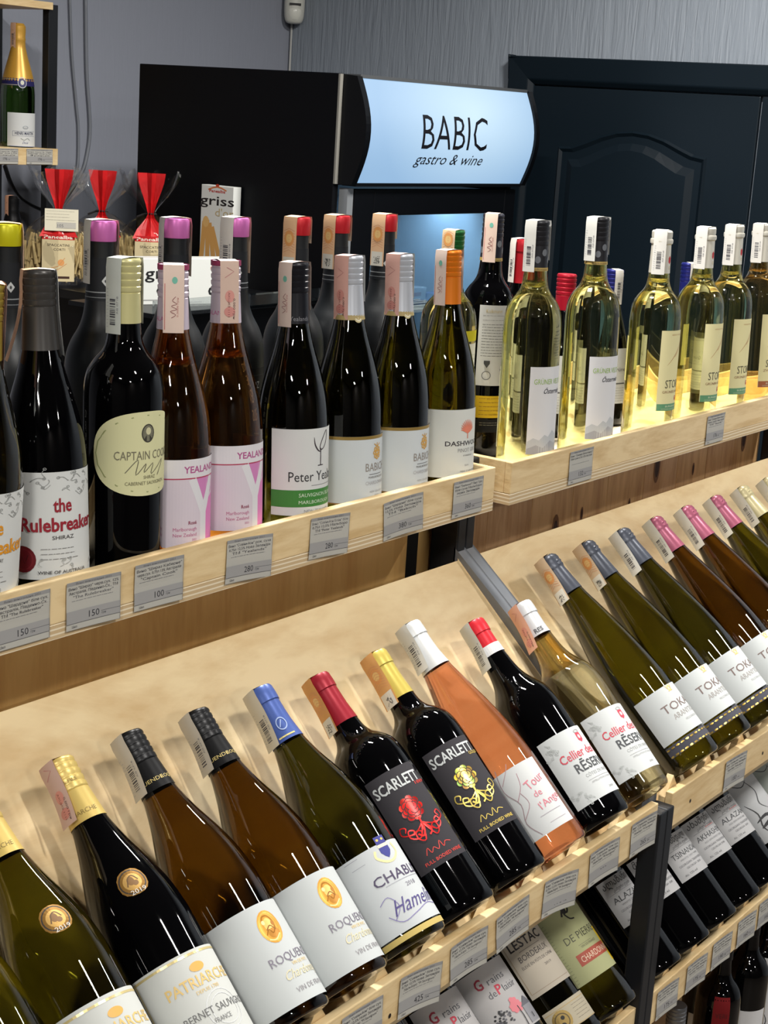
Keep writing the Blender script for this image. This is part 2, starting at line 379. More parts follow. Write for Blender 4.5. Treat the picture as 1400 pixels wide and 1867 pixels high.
def bottle(name, label, B, T, H, R, kind, g, cap, labels=(), stamp=None, group=None, extra=None, air=None, twist=0., kids=None, raw=None):
    """B base centre, T any point up the axis; local x faces the viewer side, y goes to the viewer's right"""
    B = Vector(B); d = (Vector(T)-B).normalized(); c = -B; c = (c-d*c.dot(d)).normalized(); yv = d.cross(c)
    root = thing(name, B, label, 'bottle', group)
    root.rotation_euler = Matrix((c, yv, d)).transposed().to_euler()
    P = raw or profile(kind, H, R)
    mb = MB(); mb.lathe(P, G[g], 48)
    if air:     # air space in the neck above the wine (inward-facing inner wall)
        z0, z1 = air; n = 8
        q = [(0, z0)]+[(rad(P, z0+(z1-z0)*i/n)-.0022, z0+(z1-z0)*i/n+(.0004 if i else 0)) for i in range(n+1)]+[(0, z1)]
        t = MB(); t.lathe(q[::-1], G[g], 32); mb.add(t.v, t.f, G[g])
    mb.build('glass', root, smooth=True)
    if cap:
        ck, Lc, c1 = cap[:3]
        cm = cap_mesh(ck, H, Lc, c1, None, P); co = cm.build('cap' if ck != 'champ' else 'gold_foil', root, smooth=True)
        m = co.modifiers.new('edges', 'EDGE_SPLIT'); m.split_angle = .6
        if len(cap) > 3 and cap[3]:
            pb = MB()
            def fc(u, v, h, H=H, Lc=Lc):
                z = H-Lc+v; r = max(.0147, rad(P, z)+.0006)+h; return (r*math.cos(u/r), r*math.sin(u/r), z)
            printed(pb, fc, mm(cap[3])); pb.build('cap_print', co)
    for L in labels:
        z0, z1, wd, phi, col, els = L[:6]; o = L[6] if len(L) > 6 else {}
        phi = math.radians(phi)+twist
        onbody = o.get('neck')
        def f(u, v, h, z0=z0, phi=phi):
            z = z0+v; r = (rad(P, z) if o.get('neck') else R)+.0003+h; a = phi+u/(o.get('rr') or R); return (r*math.cos(a), r*math.sin(a), z)
        lm = MB(); hh = z1-z0; n = max(8, int(wd/.0035)); paper = pm(tuple(int(q) for q in col) if min(col) > 150 else col, o.get('rough', .8), o.get('metal', 0), spec=.25)
        shp = o.get('shape')
        if shp == 'oval':
            vs = []; fs = []; nj = 6
            for i in range(n+1):
                u = -math.cos(PI*i/n)*wd/2; e = hh/2*(1-abs(2*u/wd)**2.4)**(1/2.4) if abs(2*u/wd) < 1 else 0
                vs += [f(u, hh/2-e+2*e*j/nj, 0) for j in range(nj+1)]
            for i in range(n):
                for j in range(nj): k = i*(nj+1)+j; fs.append((k, k+nj+1, k+nj+2, k+1))
            lm.add(vs, fs, paper)
        else:
            lm.grid(lambda u, v: f(u, v, 0), -wd/2, wd/2, 0, hh, n, 6 if o.get('neck') else 2, paper)
        lo = lm.build(o.get('name', 'paper_label'), root, smooth=True)
        if o.get('lab'): lo['label'] = o['lab']
        if els:
            pb = MB(); printed(pb, f, mm(els)); pb.build('label_print', lo)
    if stamp: add_stamp(root, H, .0149, math.radians(stamp[0])+twist, *stamp[1:3], **(stamp[3] if len(stamp) > 3 else {}))
    return root
# ------------------------------------------------------------------ the room
def wall_mat(name, col, tex):
    m = bpy.data.materials.new(name); m.use_nodes = True; N, L = nodes(m); b = N['Principled BSDF']
    tc = N.new('ShaderNodeTexCoord')
    mp = N.new('ShaderNodeMapping'); mp.inputs['Scale'].default_value = (75, 75, 6); L.new(tc.outputs['Object'], mp.inputs[0])
    n = N.new('ShaderNodeTexNoise'); n.inputs['Scale'].default_value = 1.0; n.inputs['Detail'].default_value = 4; n.inputs['Distortion'].default_value = .9
    L.new(mp.outputs[0], n.inputs[0])
    bp = N.new('ShaderNodeBump'); bp.inputs['Strength'].default_value = tex; bp.inputs['Distance'].default_value = .006
    L.new(n.outputs[0], bp.inputs['Height']); L.new(bp.outputs[0], b.inputs['Normal'])
    b.inputs['Base Color'].default_value = srgb(col); b.inputs['Roughness'].default_value = .5
    return m
WP = wall_mat('embossed_wallpaper', (138, 146, 156), .75); WB = wall_mat('painted_wall', (146, 150, 162), .12)
CE = pm((120, 120, 120), .8); FL = pm((92, 84, 76), .5)
struct(MB().box(-2.3, 3.95, -2.8, 3.27, -2.0, -1.9, FL), 'floor')
struct(MB().box(-2.3, 3.95, -2.8, 3.27, CEIL, CEIL+.1, CE), 'ceiling')
struct(MB().box(-2.3, 3.95, 3.07, 3.27, -1.9, CEIL, WB), 'wall_back')
struct(MB().box(3.75, 3.95, -2.8, 3.07, -1.9, CEIL, WP), 'wall_right')
struct(MB().box(-2.5, -2.3, -2.8, 3.27, -1.9, CEIL, pm((60, 58, 56), .7)), 'wall_left')
struct(MB().box(-2.3, 3.95, -3.0, -2.8, -1.9, CEIL, pm((46, 42, 40), .7)), 'wall_front')
# door: casing, two leaves with an arched moulding
DR = pm((13, 24, 32), .42, spec=.35)
cz = MB().prism([(3.715, 2.307), (3.748, 2.307), (3.748, 2.236), (3.733, 2.236), (3.722, 2.250)], 2, -1.9, .158, DR)
struct(cz, 'trim_1', bevel=.003)
struct(MB().prism([(3.715, .162), (3.748, .162), (3.748, .092), (3.733, .092), (3.722, .106)], 1, .90, 2.309, DR), 'trim_2', bevel=.003)
door = bpy.data.objects.new('door_1', None); C.objects.link(door); tag(door, kind='structure')
def arch(inset, ya=2.151, yb=1.735, bot=-.95):
    pts = [(ya, -.058), (2.115, -.057), (2.075, -.043), (2.03, -.025), (1.985, -.012), (1.94, -.008), (1.895, -.012), (1.85, -.024), (1.805, -.042), (1.77, -.055), (yb, -.060)]
    k = inset; ym = (ya+yb)/2; w_ = (ya-yb)/2
    return [(ym+(y-ym)*(w_-k)/w_, z-k) for y, z in pts]+[(yb+k, bot+k), (ya-k, bot+k)]
for y0, y1, off in ((1.614, 2.238, 0), (.985, 1.609, -.629)):
    MB().box(3.736, 3.748, y0, y1, -1.9, .090, DR).build('door_leaf', door, world=True, bevel=.002)
    mo = MB()
    loops = [[(3.7358, 0.0)], [(3.7300, .005)], [(3.7360-.0005, .013)], [(3.7355, .030)], [(3.7270, .048)]]
    rows = []
    for (xx, ins), in loops: rows.append([(xx, y+off, z) for y, z in arch(ins)])
    n = len(rows[0]); vs = [v for r in rows for v in r]; fs = []
    for a in range(len(rows)-1):
        for i in range(n): fs.append((a*n+i, a*n+(i+1) % n, (a+1)*n+(i+1) % n, (a+1)*n+i))
    fs.append(tuple(range((len(rows)-1)*n, len(rows)*n)))
    mo.add(vs, fs, DR); mo.build('panel_moulding', door, world=True)
# cables on the back wall
CB = pm((120, 124, 132), .5)
for nm, pts, r, col, lab in (
    ('cable', [(127, -8), (131, 100), (139, 190), (143, 240), (140, 312), (120, 345)], .0035, CB, 'grey cable hanging on the back wall, the one closer to the bottle shelf'),
    ('cable', [(156, -8), (158, 130), (164, 230), (158, 285), (146, 320), (112, 370)], .0045, CB, 'grey cable hanging on the back wall, the one closer to the black fridge'),
    ('cable', [(10, 300), (22, 335), (40, 362), (72, 380), (95, 384)], .003, pm((30, 30, 32), .5), 'thin dark cable sagging below the sparkling wine shelf')):
    P = smoothed([tuple(on(x, y, 1, 3.064)) for x, y in pts], 5); tag(MB().tube(P, r, col).build(nm, world=True, smooth=True), lab, 'cable')
# motion sensor in the corner
t = thing('motion_sensor', (3.722, 3.035, .225), 'white motion sensor with a dark slit high in the room corner', 'sensor'); t.rotation_euler = (0, 0, -PI*.75)
WH = pm((205, 205, 196), .35)
mb = MB(); pr = smoothed([(0, 0), (.018, .002), (.026, .012), (.029, .035), (.029, .075), (.028, .10), (.022, .116), (0, .12)], 3)
mb.lathe(pr, WH, 24); mb.v = [(x*.8, y, z) for x, y, z in mb.v]; mb.build('housing', t, smooth=True)
MB().box(.0205, .024, -.016, .016, .050, .056, pm((25, 25, 25))).build('slit', t)
ln = MB(); ln.lathe(smoothed([(0, .006), (.014, .008), (.021, .022), (.022, .036), (.018, .044), (0, .046)], 2), pm((226, 226, 216), .25), 20); ln.v = [(x*.8+.008, y, z) for x, y, z in ln.v]; ln.build('lens', t, smooth=True)
tag(MB().tube([(3.744, 3.06, .24), (3.744, 3.06, .1), (3.742, 3.062, -.3)], .003, pm((190, 190, 186))).build('sensor_cable', world=True), 'thin white cable running down the corner from the motion sensor', 'cable')

# ------------------------------------------------------------------ fridge with the lit sign
BK = pm((3, 4, 8), .5, spec=.2); BK2 = pm((5, 6, 9), .35, spec=.3); LIN = pm((156, 168, 174), .5); SIL = pm((168, 172, 176), .35, .6)
fr = thing('display_fridge', (3.06, 2.365, -1.9), 'tall black display fridge with a lit curved sign, standing in the corner', 'fridge')
fo = (3.06, 2.365, -1.9)
def part(mb, name, par, org=fo, **k): return mb.build(name, par, org=org, **k)
part(MB().box(2.71, 2.728, 2.085, 2.645, -1.88, .071, BK), 'side_panel', fr, bevel=.002)
part(MB().box(3.392, 3.41, 2.085, 2.645, -1.88, .071, BK), 'side_panel', fr, bevel=.002)
part(MB().box(2.728, 3.392, 2.627, 2.645, -1.88, .071, BK), 'rear_panel', fr)
part(MB().box(2.728, 3.392, 2.10, 2.627, .056, .071, BK), 'top_panel', fr)
part(MB().box(2.7095, 2.7195, 2.081, 2.0855, -.150, .070, pm((120, 118, 112), .6)), 'edge_strip', fr)
li = MB(); li.box(2.729, 2.745, 2.13, 2.62, -1.8, -.17, LIN); li.box(3.375, 3.391, 2.13, 2.62, -1.8, -.17, LIN); li.box(2.745, 3.375, 2.60, 2.62, -1.8, -.17, LIN); li.box(2.745, 3.375, 2.13, 2.60, -.18, -.165, LIN); li.box(2.745, 3.375, 2.13, 2.60, -1.83, -1.8, LIN)
part(li, 'inner_liner', fr)
def signY(z):
    s = (z+.0405)/.1065; return 2.052-.030*math.cos(PI/2*max(-1, min(1, s)))
zs = [-.147+.213*i/14 for i in range(15)]
for x0, x1 in ((2.720, 2.737), (3.393, 3.409)):
    poly = [(signY(z)-.006, z*1.02) for z in zs]+[(2.084, .070), (2.084, -.152)]
    part(MB().prism(poly, 0, x0, x1, BK2), 'sign_end_cap', fr)
part(MB().box(2.737, 3.393, 2.050, 2.084, .064, .071, pm((70, 72, 74), .4)), 'sign_top_trim', fr)
part(MB().box(2.737, 3.393, 2.048, 2.084, -.153, -.146, BK2), 'sign_bottom_trim', fr)
sm = bpy.data.materials.new('lit_sign'); sm.use_nodes = True; N, L = nodes(sm); b = N['Principled BSDF']
b.inputs['Base Color'].default_value = (.08, .09, .1, 1); b.inputs['Roughness'].default_value = .35
tc = N.new('ShaderNodeTexCoord'); n = N.new('ShaderNodeVectorMath'); n.operation = 'DISTANCE'; n.inputs[1].default_value = (.08, 0, 1.90)
mp = N.new('ShaderNodeMapping'); mp.inputs['Scale'].default_value = (1, 0, 1.8); mp.inputs['Location'].default_value = (0, 0, -1.9*.8)
L.new(tc.outputs['Object'], mp.inputs[0]); L.new(mp.outputs[0], n.inputs[0])
rp = N.new('ShaderNodeValToRGB'); rp.color_ramp.elements[0].color = (.56, .76, .92, 1); rp.color_ramp.elements[1].color = (.27, .46, .70, 1); rp.color_ramp.elements[1].position = .36
L.new(n.outputs['Value'], rp.inputs[0]); L.new(rp.outputs[0], b.inputs['Emission Color']); b.inputs['Emission Strength'].default_value = 1.0
sp = MB(); sp.grid(lambda x, z: (x, signY(z), z), 2.737, 3.393, -.147, .066, 8, 14, sm); so = part(sp, 'sign_panel', fr, smooth=True)
pb = MB(); BL = (10, 10, 18)
fs_ = lambda u, v, h: (u, signY(v)-h-.0006, v)
printed(pb, fs_, [('t', 'BABIC', 3.0605, -.072, .074, .257, BL, {'sub': 4, 'bold': -.006}), ('t', 'gastro & wine', 3.054, -.1045, .0235, .268, BL, {'shear': .25, 'sub': 1})])
part(pb, 'sign_lettering', so, org=(0, 0, 0)).location = (-fo[0], -fo[1], -fo[2])
dfz = -.215
df = MB(); df.box(2.752, 2.822, 2.06, 2.085, -1.8, -.16, BK2); df.box(3.345, 3.392, 2.06, 2.085, -1.8, -.16, BK2); df.box(2.822, 3.345, 2.06, 2.085, dfz, -.16, BK2); df.box(2.822, 3.345, 2.06, 2.085, -1.8, -1.72, BK2)
part(df, 'door_frame', fr, bevel=.002)
part(MB().box(2.730, 2.750, 2.062, 2.084, -1.8, -.158, SIL), 'silver_frame', fr)
part(MB().box(2.822, 3.345, 2.070, 2.074, -1.72, dfz, glass('door_glass', (.92, .97, 1.), .6, 1.45)), 'door_glass', fr)
part(MB().box(3.30, 3.345, 2.0862, 2.60, -1.72, -.19, pm((150, 190, 222), .4)), 'light_housing', fr)
wr = MB()
for k in range(24): wr.tube([(2.75, 2.14+k*.019, -.44), (3.37, 2.14+k*.019, -.44)], .0018, WH, 5)
for x in (2.76, 2.95, 3.15, 3.29): wr.tube([(x, 2.14, -.443), (x, 2.59, -.443)], .003, WH, 5)
wr.tube([(2.75, 2.135, -.425), (3.37, 2.135, -.425)], .003, WH, 5)
part(wr, 'wire_shelf', fr)
pt = MB(); printed(pt, lambda u, v, h: (u, 2.0695-h, v), [('t', 'POM', 2.868, -.238, .018, .07, (20, 24, 30), {'bold': .02}), ('r', 2.826, -.246, 2.91, -.2445, (20, 24, 30))])
part(pt, 'glass_lettering', fr)
lamp('fridge_inside_lamp', (3.18, 2.2, -.19), 1.1, .3, (.92, .97, 1), (0, 0, 0), 'RECTANGLE', .05)
for i, (x, y, c1, w_, h_, lab) in enumerate(((3.06, 2.3, (170, 40, 44), .06, .035, 'small red carton on the fridge wire shelf'), (3.145, 2.28, (170, 200, 224), .07, .045, 'white and blue carton on the fridge wire shelf'), (3.215, 2.26, (60, 90, 170), .05, .03, 'small dark blue carton at the right on the fridge wire shelf'))):
    t = thing('food_carton', (x, y, -.438), lab, 'carton')
    cb_ = MB().box(-w_/2, w_/2, -.03, .03, 0, h_, pm(c1, .5)).build('box', t, bevel=.0015)
    pb = MB(); printed(pb, lambda u, v, h: (u, -.0302-h, v), [('r', -w_*.42, h_*.1, w_*.42, h_*.38, (50, 90, 160) if i == 1 else (214, 214, 210)), ('r', -w_*.3, h_*.55, w_*.2, h_*.75, (120, 40, 50))]); pb.build('panel_print', t)

# ------------------------------------------------------------------ counter, pasta bags, breadstick boxes
cn = thing('counter', (2.56, 2.67, -1.9), 'black counter beside the fridge carrying the pasta bags', 'counter'); co_ = (2.56, 2.67, -1.9)
part(MB().box(2.41, 2.704, 2.31, 2.84, -.425, -.4055, BK2), 'counter_top', cn, org=co_, bevel=.002)
part(MB().box(2.43, 2.70, 2.33, 2.82, -1.88, -.425, BK), 'cabinet_body', cn, org=co_)
st = thing('display_stand', (2.4, 2.2, -1.9), 'low black stand with a clear rim holding breadstick boxes', 'stand'); so_ = (2.4, 2.2, -1.9)
part(MB().box(2.18, 2.68, 2.08, 2.30, -.395, -.386, BK2), 'stand_top', st, org=so_, bevel=.001)
part(MB().box(2.20, 2.66, 2.13, 2.29, -1.88, -.395, BK), 'stand_body', st, org=so_)
part(MB().box(2.18, 2.68, 2.075, 2.080, -.392, -.362, glass('acrylic', (.9, .93, .93), .5, 1.45)), 'acrylic_rim', st, org=so_)
PASTA = pm((214, 190, 134), .6); FILM = glass('cellophane', (.97, .97, .97), .80, 1.45, .04); RED = pm((190, 20, 24), .45)
def bag(px, py, z0, Y, lab, word, hgt=.245, tagged=False, seed=0):
    P = on(px, py, 1, Y); r = random.Random(seed)
    t = thing('pasta_bag', (P[0], Y, z0), lab, 'bag', 'cellophane bags of short pasta with red bow tops')
    t.rotation_euler = (0, 0, -.75)
    prof = smoothed([(0, .002), (.050, .003), (.068, .03), (.074, .06), (.070, .095), (.052, .125), (.026, .148), (.010, .158), (.018, .175), (.040, .205), (.052, .232), (.056, .245)], 3)
    k = hgt/.245
    fm = MB(); fm.lathe(prof, FILM, 40)
    v2 = []
    for x, y, z in fm.v:
        a = math.atan2(y, x); q = 1+.05*math.sin(9*a+z*60+seed)+.06*math.sin(17*a+seed)*min(1, z/.16)
        if z > .165: q *= 1+.10*math.sin(5*a+seed)
        zz = z+(.008*math.sin(7*a+seed) if z > .22 else 0)
        v2.append((x*q*1.12, y*q*(.62 if z < .14 else .5), zz*k))
    fm.v = v2; fm.build('cellophane', t, smooth=True)
    ps = MB()
    for i in range(230):
        a = r.uniform(0, 2*PI); q = math.sqrt(r.random())*.064+.006; x, y = q*math.cos(a), q*math.sin(a)*.5; z = r.uniform(.008, .066)
        d = Vector((r.uniform(-.25, .25), r.uniform(-.15, .15), 1)).normalized()*r.uniform(.035, .05)
        kk = min(1, .070/(abs(x+d.x)+1e-6))
        ps.tube([(x, y, z), ((x+d.x)*kk, y+d.y, z+d.z)], .0024, PASTA, 5)
    ps.v = [(x, y, z*k) for x, y, z in ps.v]; ps.build('short_pasta', t)['kind'] = 'stuff'
    rd = MB()       # red paper folded through the neck
    cols = [(.245, .030), (.225, .027), (.205, .021), (.18, .012), (.158, .006), (.148, .010), (.125, .030), (.106, .040)]
    vs = []; nw = 6
    for z, w_ in cols:
        for j in range(nw+1):
            s = -1+2*j/nw; vs.append((s*w_, -(.012 if z > .165 else .010+(.148-min(z, .148))*.8)-.004*math.cos(s*7), z*k))
    rd.add(vs, [(i*(nw+1)+j, i*(nw+1)+j+1, (i+1)*(nw+1)+j+1, (i+1)*(nw+1)+j) for i in range(len(cols)-1) for j in range(nw)], RED); rd.build('red_paper', t)
    MB().tube([(-.012, -.005, .157*k), (0, -.011, .158*k), (.012, -.005, .157*k), (.0, .006, .157*k), (-.012, -.005, .157*k), (-.03, -.012, .150*k)], .0022, pm((20, 16, 16)), 5).build('black_tie', t)
    lb = MB(); fl = lambda u, v, h: (u, -.0475-h+abs(u)*.18, v*k)
    lb.grid(lambda u, v: fl(u, v, 0), -.034, .034, .012, .112, 6, 1, pm((206, 190, 150), .5)); lo = lb.build('bag_label', t)
    pb = MB(); printed(pb, fl, mm([('r', -34, 100, 34, 112, (190, 24, 28)), ('t', 'Panealba', 0, 102, 7, 60, (236, 226, 210), {'bold': .02}), ('t', word, 0, 86, 5.2, 46, (50, 40, 34)), ('t', 'CORTI', 2, 77, 5, 24, (50, 40, 34)),
        ('d', 6, 52, 7, 7, (214, 150, 90)), ('l', [(-14, 40), (0, 44), (14, 62)], 1.4, (196, 140, 84)), ('l', [(-10, 32), (4, 40), (18, 50)], 1.2, (196, 140, 84)), ('r', -4, 18, 24, 23, (60, 36, 26))])); pb.build('label_print', lo)
    if tagged:
        pc = MB(); ft = lambda u, v, h: (u+.006, -.040-h+v*.3, .118*k+v); pc.grid(lambda u, v: ft(u, v, 0), -.035, .035, 0, .045, 3, 1, pm((200, 194, 172))); po = pc.build('price_card', t)
        pb = MB(); printed(pb, ft, mm(smalltext(-32, 30, 22, 40, 4, (120, 116, 104), 3)+[('r', -10, 6, 30, 18, (160, 156, 146)), ('t', '105', -2, 8, 6, 12, (60, 60, 66))])); pb.build('card_print', po)
bag(106, 470, -.4045, 2.62, 'cellophane bag of short pasta with a price card, behind the black shelf post', 'SPACCATINI', tagged=True, seed=1)
bag(184, 470, -.4045, 2.60, 'cellophane bag of short pasta with red bow, middle one of the three', 'SPACCATINI', seed=2)
bag(272, 470, -.4045, 2.52, 'cellophane bag of short pasta with red bow, against the black fridge side', 'SPACCATINI', seed=5)
def sbox(name, x0, x1, y0, y1, z0, z1, lab, els, rz=0):
    t = thing(name, ((x0+x1)/2, y0, z0), lab, 'box'); w_ = (x1-x0)/2
    if rz: t.rotation_euler = (0, 0, rz)
    MB().box(-w_, w_, 0, y1-y0, 0, z1-z0, pm((206, 208, 204), .4)).build('carton', t, bevel=.001)
    pb = MB(); printed(pb, lambda u, v, h: (u, -.0002-h, v), mm(els)); pb.build('box_print', t); return t
GR = [('t', 'griss', 0, 187, 20, 98, (24, 24, 26), {'bold': .01}), ('t', "d'or", 22, 164, 17, 52, (178, 160, 120)), ('l', [(-26, 219), (-12, 224), (0, 226), (12, 224), (26, 219)], 3, (196, 110, 60)), ('t', 'Panealba', 0, 214, 6, 46, (176, 40, 36), {'bold': .02}), ('d', 0, 229, 5, 3, (180, 60, 40))]
def stick(u0, v0, u1, v1, w_): return ('l', [(u0, v0), ((u0+u1)/2+1, (v0+v1)/2), (u1, v1)], w_, (196, 148, 84), {'smooth': 1})
sbox('breadstick_box', 2.634, 2.726, 2.375, 2.40, -.4045, -.176, 'tall white box of grissini standing against the black fridge', [(e[0],)+tuple(e[1:]) for e in GR]+[stick(-34, 150, -44, 40, 13), stick(-26, 154, -22, 36, 12), stick(-20, 148, 2, 34, 13), stick(-12, 140, 24, 36, 12), ('d', -30, 150, 9, 12, (206, 166, 104))], -PI/2)
sbox('breadstick_box', 2.25, 2.455, 2.15, 2.195, -.386, -.298, 'white grissini box lying low in the clear stand, its black lettering half hidden', [('t', 'griss', -52, 50, 22, 84, (24, 24, 26), {'bold': .01}), ('t', "d'or", -38, 20, 20, 62, (34, 34, 36)), ('r', -96, 8, 0, 10, (150, 150, 150)), ('d', 78, 30, 18, 20, (52, 40, 36)), ('d', 70, 70, 24, 10, (196, 150, 130)), ('t', 'd', 50, 18, 22, 14, (24, 24, 26), {'bold': .03}), ('d', 60, 40, 5, 4, (24, 20, 18)), ('d', 84, 46, 5, 4, (24, 20, 18))], -.35)
# ------------------------------------------------------------------ wall shelf with sparkling wine
STEEL = pm((34, 36, 40), .42, .3); STEEL_LIT = pm((120, 124, 130), .36, .3)  # second steel is paler: the upper rails' highlight is put into the colour
def price_tag(name, par, org, X, Yf, zc, price, wd=.062, ht=.043, tilt=0., curl=0., seed=1, lines=None):
    mb = MB(); ca, sa = math.cos(tilt), math.sin(tilt)
    def f(u, v, h): return (X+u*ca-v*sa, Yf-.0012-h-curl*((u/wd+.5)**2)*.012-.0006*abs(math.sin(v*60+seed)), zc+u*sa+v*ca)
    mb.grid(lambda u, v: f(u, v, 0), -wd/2, wd/2, -ht/2, ht/2, 8, 4, pm((182, 180, 172), .6))
    W_, H_ = wd*500, ht*500; L1 = lines or ('Вино "Совіньйон" біле сух.', '0,75л 12,5% Нова Зеландія', 'Мальборо "M Sauvignon"')
    DG = (70, 70, 76)
    els = [('r', -W_, H_-3.4, W_, H_-.2, (150, 149, 148)), ('t', 'Вино виноградне 2021', 0, H_-2.9, 1.8, W_*1.3, (90, 90, 94)),
           ('t', L1[0], 0, H_-7.6, 2.6, W_*1.85, DG), ('t', L1[1], 0, H_-11.6, 2.6, W_*1.8, DG), ('t', L1[2], 0, H_-15.6, 2.6, W_*1.5, DG)]
    els += smalltext(-W_*.8, W_*.8, H_-19, H_-18, 1, (120, 120, 122), seed)
    els += [('r', -W_, -H_+6, W_, -H_+17.5, (158, 157, 156)), ('t', price, 1, -H_+8.6, 6, 12, (52, 52, 58)), ('t', 'грн', 12, -H_+9, 2.2, 5, (80, 80, 84)), ('r', 9, -H_+11.6, W_, -H_+12, (90, 90, 94)), ('r', -W_, -H_+5.7, W_, -H_+6.1, (90, 90, 94)), ('t', 'Ціна', -W_*.7, -H_+2, 2.2, 6, (110, 110, 112)), ('r', -W_, -H_, W_, -H_+.3, (120, 120, 120)), ('r', W_-.4, -H_, W_, H_, (130, 130, 130))]
    printed(mb, f, mm(els)); return mb.build(name, par, org=org)
ws = thing('wall_shelf', (2.3, 2.95, -1.9), 'black steel wall shelf with thin wooden boards holding sparkling wine', 'shelf'); wo = (2.3, 2.95, -1.9)
for x, y in ((2.638, 2.86), (2.638, 3.045), (1.9, 2.86)): part(MB().box(x, x+.028, y, y+.02, -1.9, .188, STEEL), 'post', ws, org=wo, bevel=.001)
for z1, z0 in ((.192, .176), (-.1285, -.1655), (-.535, -.57)):
    part(MB().box(1.75, 2.660 if z1 < 0 else 2.640, 2.848, 3.045, z0, z1, BIRCH_F), 'shelf_board', ws, org=wo, bevel=.001)
for x, pr_ in ((2.50, '196'), (2.603, '196'), (2.39, '210')): price_tag('price_tag', ws, wo, x, 2.848, -.147, pr_, .078, .034, lines=('Вино ігристе "Анрі', 'Мартен" біле 0,75л', 'Франція'), seed=int(x*100))

# ------------------------------------------------------------------ the two wine display units
def slope_z(y, dz): return -.535-(1.044-y)*.9131+dz
def unit(x0, x1, lab, left):
    o = ((x0+x1)/2, .95, -1.9); u = thing('wine_display_unit', o, lab, 'display shelf')
    P = lambda mb, n, **k: part(mb, n, u, org=o, **k)
    for a in (x0-.019, x1):
        a2 = a+.019
        P(MB().box(a, a2, .737, .762, -1.9, -.781, STEEL), 'front_post', bevel=.002)
        P(MB().box(a, a2, 1.047, 1.087, -1.9, -.409, STEEL), 'rear_post', bevel=.002)
        P(MB().prism([(1.049, -.524), (.764, -.756), (.764, -.80), (1.049, -.57)], 0, a, a2, STEEL_LIT), 'sloping_rail', bevel=.002)
        P(MB().prism([(1.047, -.80), (.777, -1.045), (.777, -1.08), (1.047, -.84)], 0, a, a2, STEEL), 'sloping_rail', bevel=.002)
    ty = bpy.data.objects.new('top_tray', None); C.objects.link(ty); ty.parent = u; ty.location = (0, 0, 0)
    T = lambda mb, n, **k: mb.build(n, ty, org=o, **k)
    T(MB().box(x0, x1, 1.0, 1.27, -.463, -.449, PLY), 'bottom_board', bevel=.0006)
    T(MB().box(x0, x1, 1.0, 1.010, -.4488, -.4085, BIRCH_F), 'front_strip', bevel=.0012)
    T(MB().box(x0, x1, 1.26, 1.27, -.4488, -.4085, BIRCH_F), 'back_strip', bevel=.0008)
    for a in (x0, x1-.010): T(MB().box(a, a+.010, 1.0101, 1.2599, -.4488, -.4085, BIRCH_F), 'end_board', bevel=.0008)
    for dz in (0, -.268):
        mb = MB(); mb.prism([(1.044, slope_z(1.044, dz)), (.763, slope_z(.763, dz)), (.763, slope_z(.763, dz)-.016), (1.044, slope_z(1.044, dz)-.016)], 0, x0, x1, BIRCH); P(mb, 'sloping_board', bevel=.001)
        mb = MB(); mb.box(x0, x1, .741, .751, -.813+dz, -.767+dz, BIRCH_F); P(mb, 'front_lip', bevel=.0012)
        sb = MB(); n = 160; cols = []
        r = random.Random(int(x0*10)+int(dz*10)); c0 = (.971 if left else 1.759)+(0 if dz == 0 else .035); pitch = .0935 if left else .0995
        if dz: pitch = .083
        cols = []
        for i in range(n+1):
            x = x0+.001+(x1-x0-.002)*i/n; s = abs(((x-c0)/pitch+.5) % 1-.5)*2   # 0 under a bottle, 1 between
            zt = -.785+dz+.033*max(0, (s-.35)/.65)**1.5+r.uniform(-.0006, .0006); cols.append((x, zt))
        vs = []
        for x, zt in cols: vs += [(x, .7515, -.81+dz), (x, .7515, zt), (x, .7600, zt), (x, .7600, -.81+dz)]
        fs = [(4*i+k, 4*i+(k+1) % 4, 4*i+4+(k+1) % 4, 4*i+4+k) for i in range(n) for k in range(4)]+[(0, 1, 2, 3), (4*n+3, 4*n+2, 4*n+1, 4*n)]
        sb.add(vs, fs, BIRCH_F); P(sb, 'scalloped_ledge')
        P(MB().box(x0, x1, .7605, .80, -.838+dz, -.826+dz, BIRCH), 'bottom_slat')
    if left:
        P(MB().box(x0, 1.605, 1.090, 1.102, -1.6, -.470, BROWN), 'back_panel', bevel=.001)
    else:
        a_, b_ = on(783, 990, 1, 1.25)[0], on(799, 990, 1, 1.25)[0]
        P(MB().box(a_, b_, 1.25, 1.27, -1.2, -.47, BROWN), 'rear_slat')
        bp = bpy.data.objects.new('back_panel', None); C.objects.link(bp); bp.parent = u
        xs = [x0+.003, 1.79, 1.905, 2.02, 2.125, 2.245, 2.36, 2.47, 2.58, x1-.004]
        for a, b_ in zip(xs, xs[1:]):
            pm_ = wood('pine_board_%d' % (int(a*1000) % 7), (216-int(a*97) % 13, 176-int(a*97) % 13, 124), (182, 138, 90), (11, 4, 1.4), 1.3+(int(a*50) % 5)*.17, .55)
            MB().box(a+.0004, b_-.0004, 1.090, 1.102, -1.6, -.470, pm_).build('plank', bp, org=o, bevel=.0012)
        for x, z in ((1.975, -.565), (2.285, -.512), (2.615, -.505), (2.05, -.55), (2.2, -.56), (2.42, -.535)):
            s = 1 if (x, z) in ((1.975, -.565), (2.285, -.512), (2.615, -.505)) else .4
            kn = MB()
            for k, c in ((1.5, (120, 84, 56)), (1., (58, 34, 24))):
                kn.add([(x+.007*k*s*math.cos(t*PI/7), 1.0896-.0002/k, z+.018*k*s*math.sin(t*PI/7)) for t in range(14)], [tuple(range(14))], pm(c, .7))
            P(kn, 'wood_knot')
